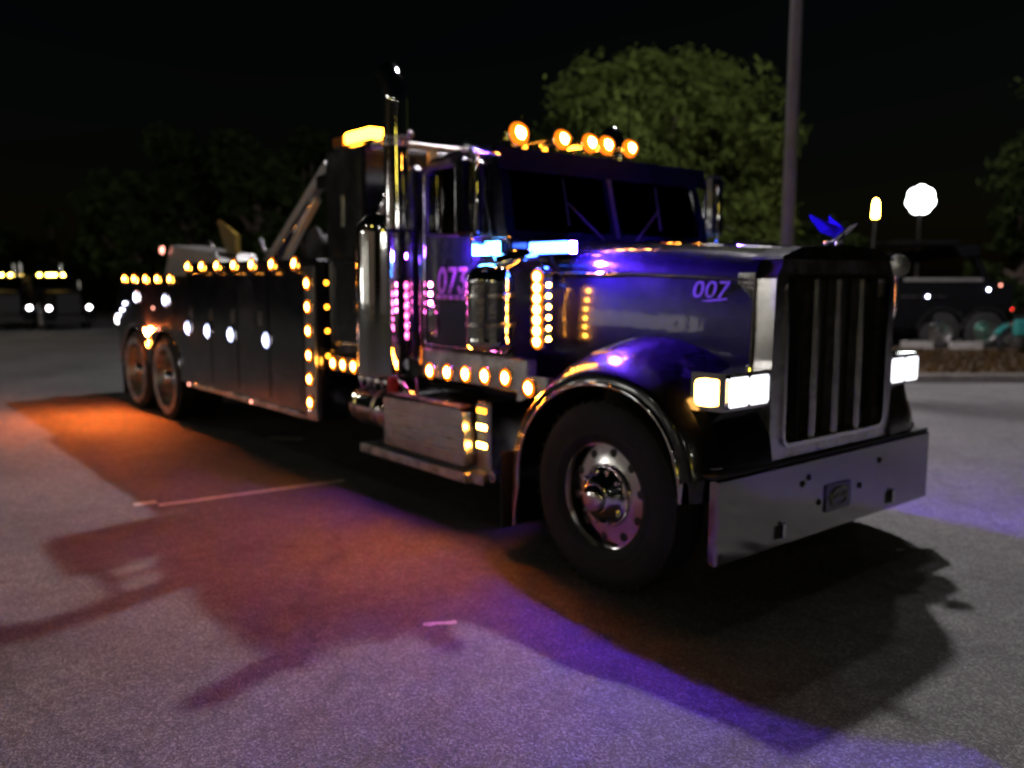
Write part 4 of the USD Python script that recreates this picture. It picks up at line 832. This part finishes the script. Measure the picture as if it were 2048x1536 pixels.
# concrete wheel stops at the far edge of the planting strip
def stop(a, b, label):
    a, b = np.array(a), np.array(b); d = (b - a); L = np.linalg.norm(d)
    t = thing('wheel_stop', label, 'wheel stop', (*a, .086), math.atan2(d[1], d[0]), group='concrete wheel stops')
    obj(t, 'block', prism_y(Polygon([(0, 0), (L, 0), (L, .13), (L - .03, .16), (.03, .16), (0, .13)]), -.07, .07), 'concrete', smooth=20)
    obj(t, 'pin', [lathe([(.012, .15), (.018, .162), (1e-4, .165)], 8, 'z', (x, 0, 0)) for x in (.12, L - .12)], 'grey_metal')
stop((-6.36, 14.95), (-5.92, 15.49), 'concrete wheel stop nearest the grille, below the dark wrecker'); stop((-5.51, 15.49), (-5.06, 16.04), 'concrete wheel stop below the rear wheels of the dark wrecker')

# motorcycle at the right edge
mc = np.array(polar(2092, 21.8)); 
Mc = thing('motorcycle', 'pale blue and teal motorcycle standing at the right edge', 'motorcycle', mc, rz)
for x in (-.72, .72):
    Wm = sub(Mc, 'wheel')
    obj(Wm, 'tyre', lathe([(.22, -.06), (.29, -.065), (.32, -.03), (.32, .03), (.29, .065), (.22, .06)], 28, '-y', (x, 0, .32)), 'rubber', smooth=40)
    obj(Wm, 'rim', [lathe([(.225, -.05), (.235, 0), (.225, .05), (.20, .0), (.225, -.05)], 28, '-y', (x, 0, .32)), lathe([(1e-4, -.07), (.04, -.07), (.04, .07), (1e-4, .07)], 12, '-y', (x, 0, .32))] + [tube([(x + .03 * math.cos(a), 0, .32 + .03 * math.sin(a)), (x + .21 * math.cos(a), 0, .32 + .21 * math.sin(a))], .01, 6) for a in np.linspace(0, 2 * PI, 9)[:-1]], 'chrome')
obj(Mc, 'frame', [tube([(.72, 0, .32), (.45, 0, .95)], .035, 8), tube([(.45, 0, .9), (0, 0, .45), (-.3, 0, .42), (-.72, 0, .32)], .035, 8), bx(-.3, .3, -.14, .14, .28, .62, .05)], 'grey_metal', smooth=30)
obj(Mc, 'fuel_tank', hull([(x, y, z) for x, y, z in ((.45, -.08, .92), (.45, .08, .92), (.1, -.16, .95), (.1, .16, .95), (-.05, -.12, .75), (-.05, .12, .75), (.4, -.12, .70), (.4, .12, .70), (.2, 0, 1.0))]), 'pale_blue', smooth=40)
obj(Mc, 'seat', hull([(x, y, z) for x, y, z in ((-.05, -.14, .80), (-.05, .14, .80), (-.5, -.16, .78), (-.5, .16, .78), (-.75, -.08, .92), (-.75, .08, .92), (-.5, 0, .66))]), 'black', smooth=40)
obj(Mc, 'fairing', hull([(.42, -.2, .75), (.42, .2, .75), (.72, -.12, .85), (.72, .12, .85), (.50, -.18, 1.22), (.50, .18, 1.22), (.62, 0, 1.15)]), 'pale_blue', smooth=30)
for x in (-.72, .72): obj(Mc, 'mudguard', prism_y(Polygon(arc(x, .32, .40, .4, PI - .4, 12) + arc(x, .32, .36, PI - .4, .4, 12)), -.09, .09), 'teal_paint', smooth=30)
obj(Mc, 'side_bag', bx(-.85, -.35, -.34, -.16, .45, .80, .05), 'teal_paint', smooth=20)
obj(Mc, 'handlebar', tube([(.38, -.36, 1.08), (.46, -.2, 1.08), (.47, .2, 1.08), (.38, .36, 1.08)], .016, 8), 'chrome')
lamp(Mc, 'under_glow', (.1, -.15, .26), (0, -1, -.6), .05, 'e_teal_glow', bezel=None); lamp(Mc, 'headlamp', (.72, -.02, 1.0), (1, -.4, 0), .08, 'e_white'); lamp(Mc, 'glow_lamp', (-.20, -.16, .66), (0, -1, .1), .05, 'e_teal_glow'); lamp(Mc, 'glow_lamp', (-.45, -.345, .62), (0, -1, 0), .06, 'e_teal_glow')
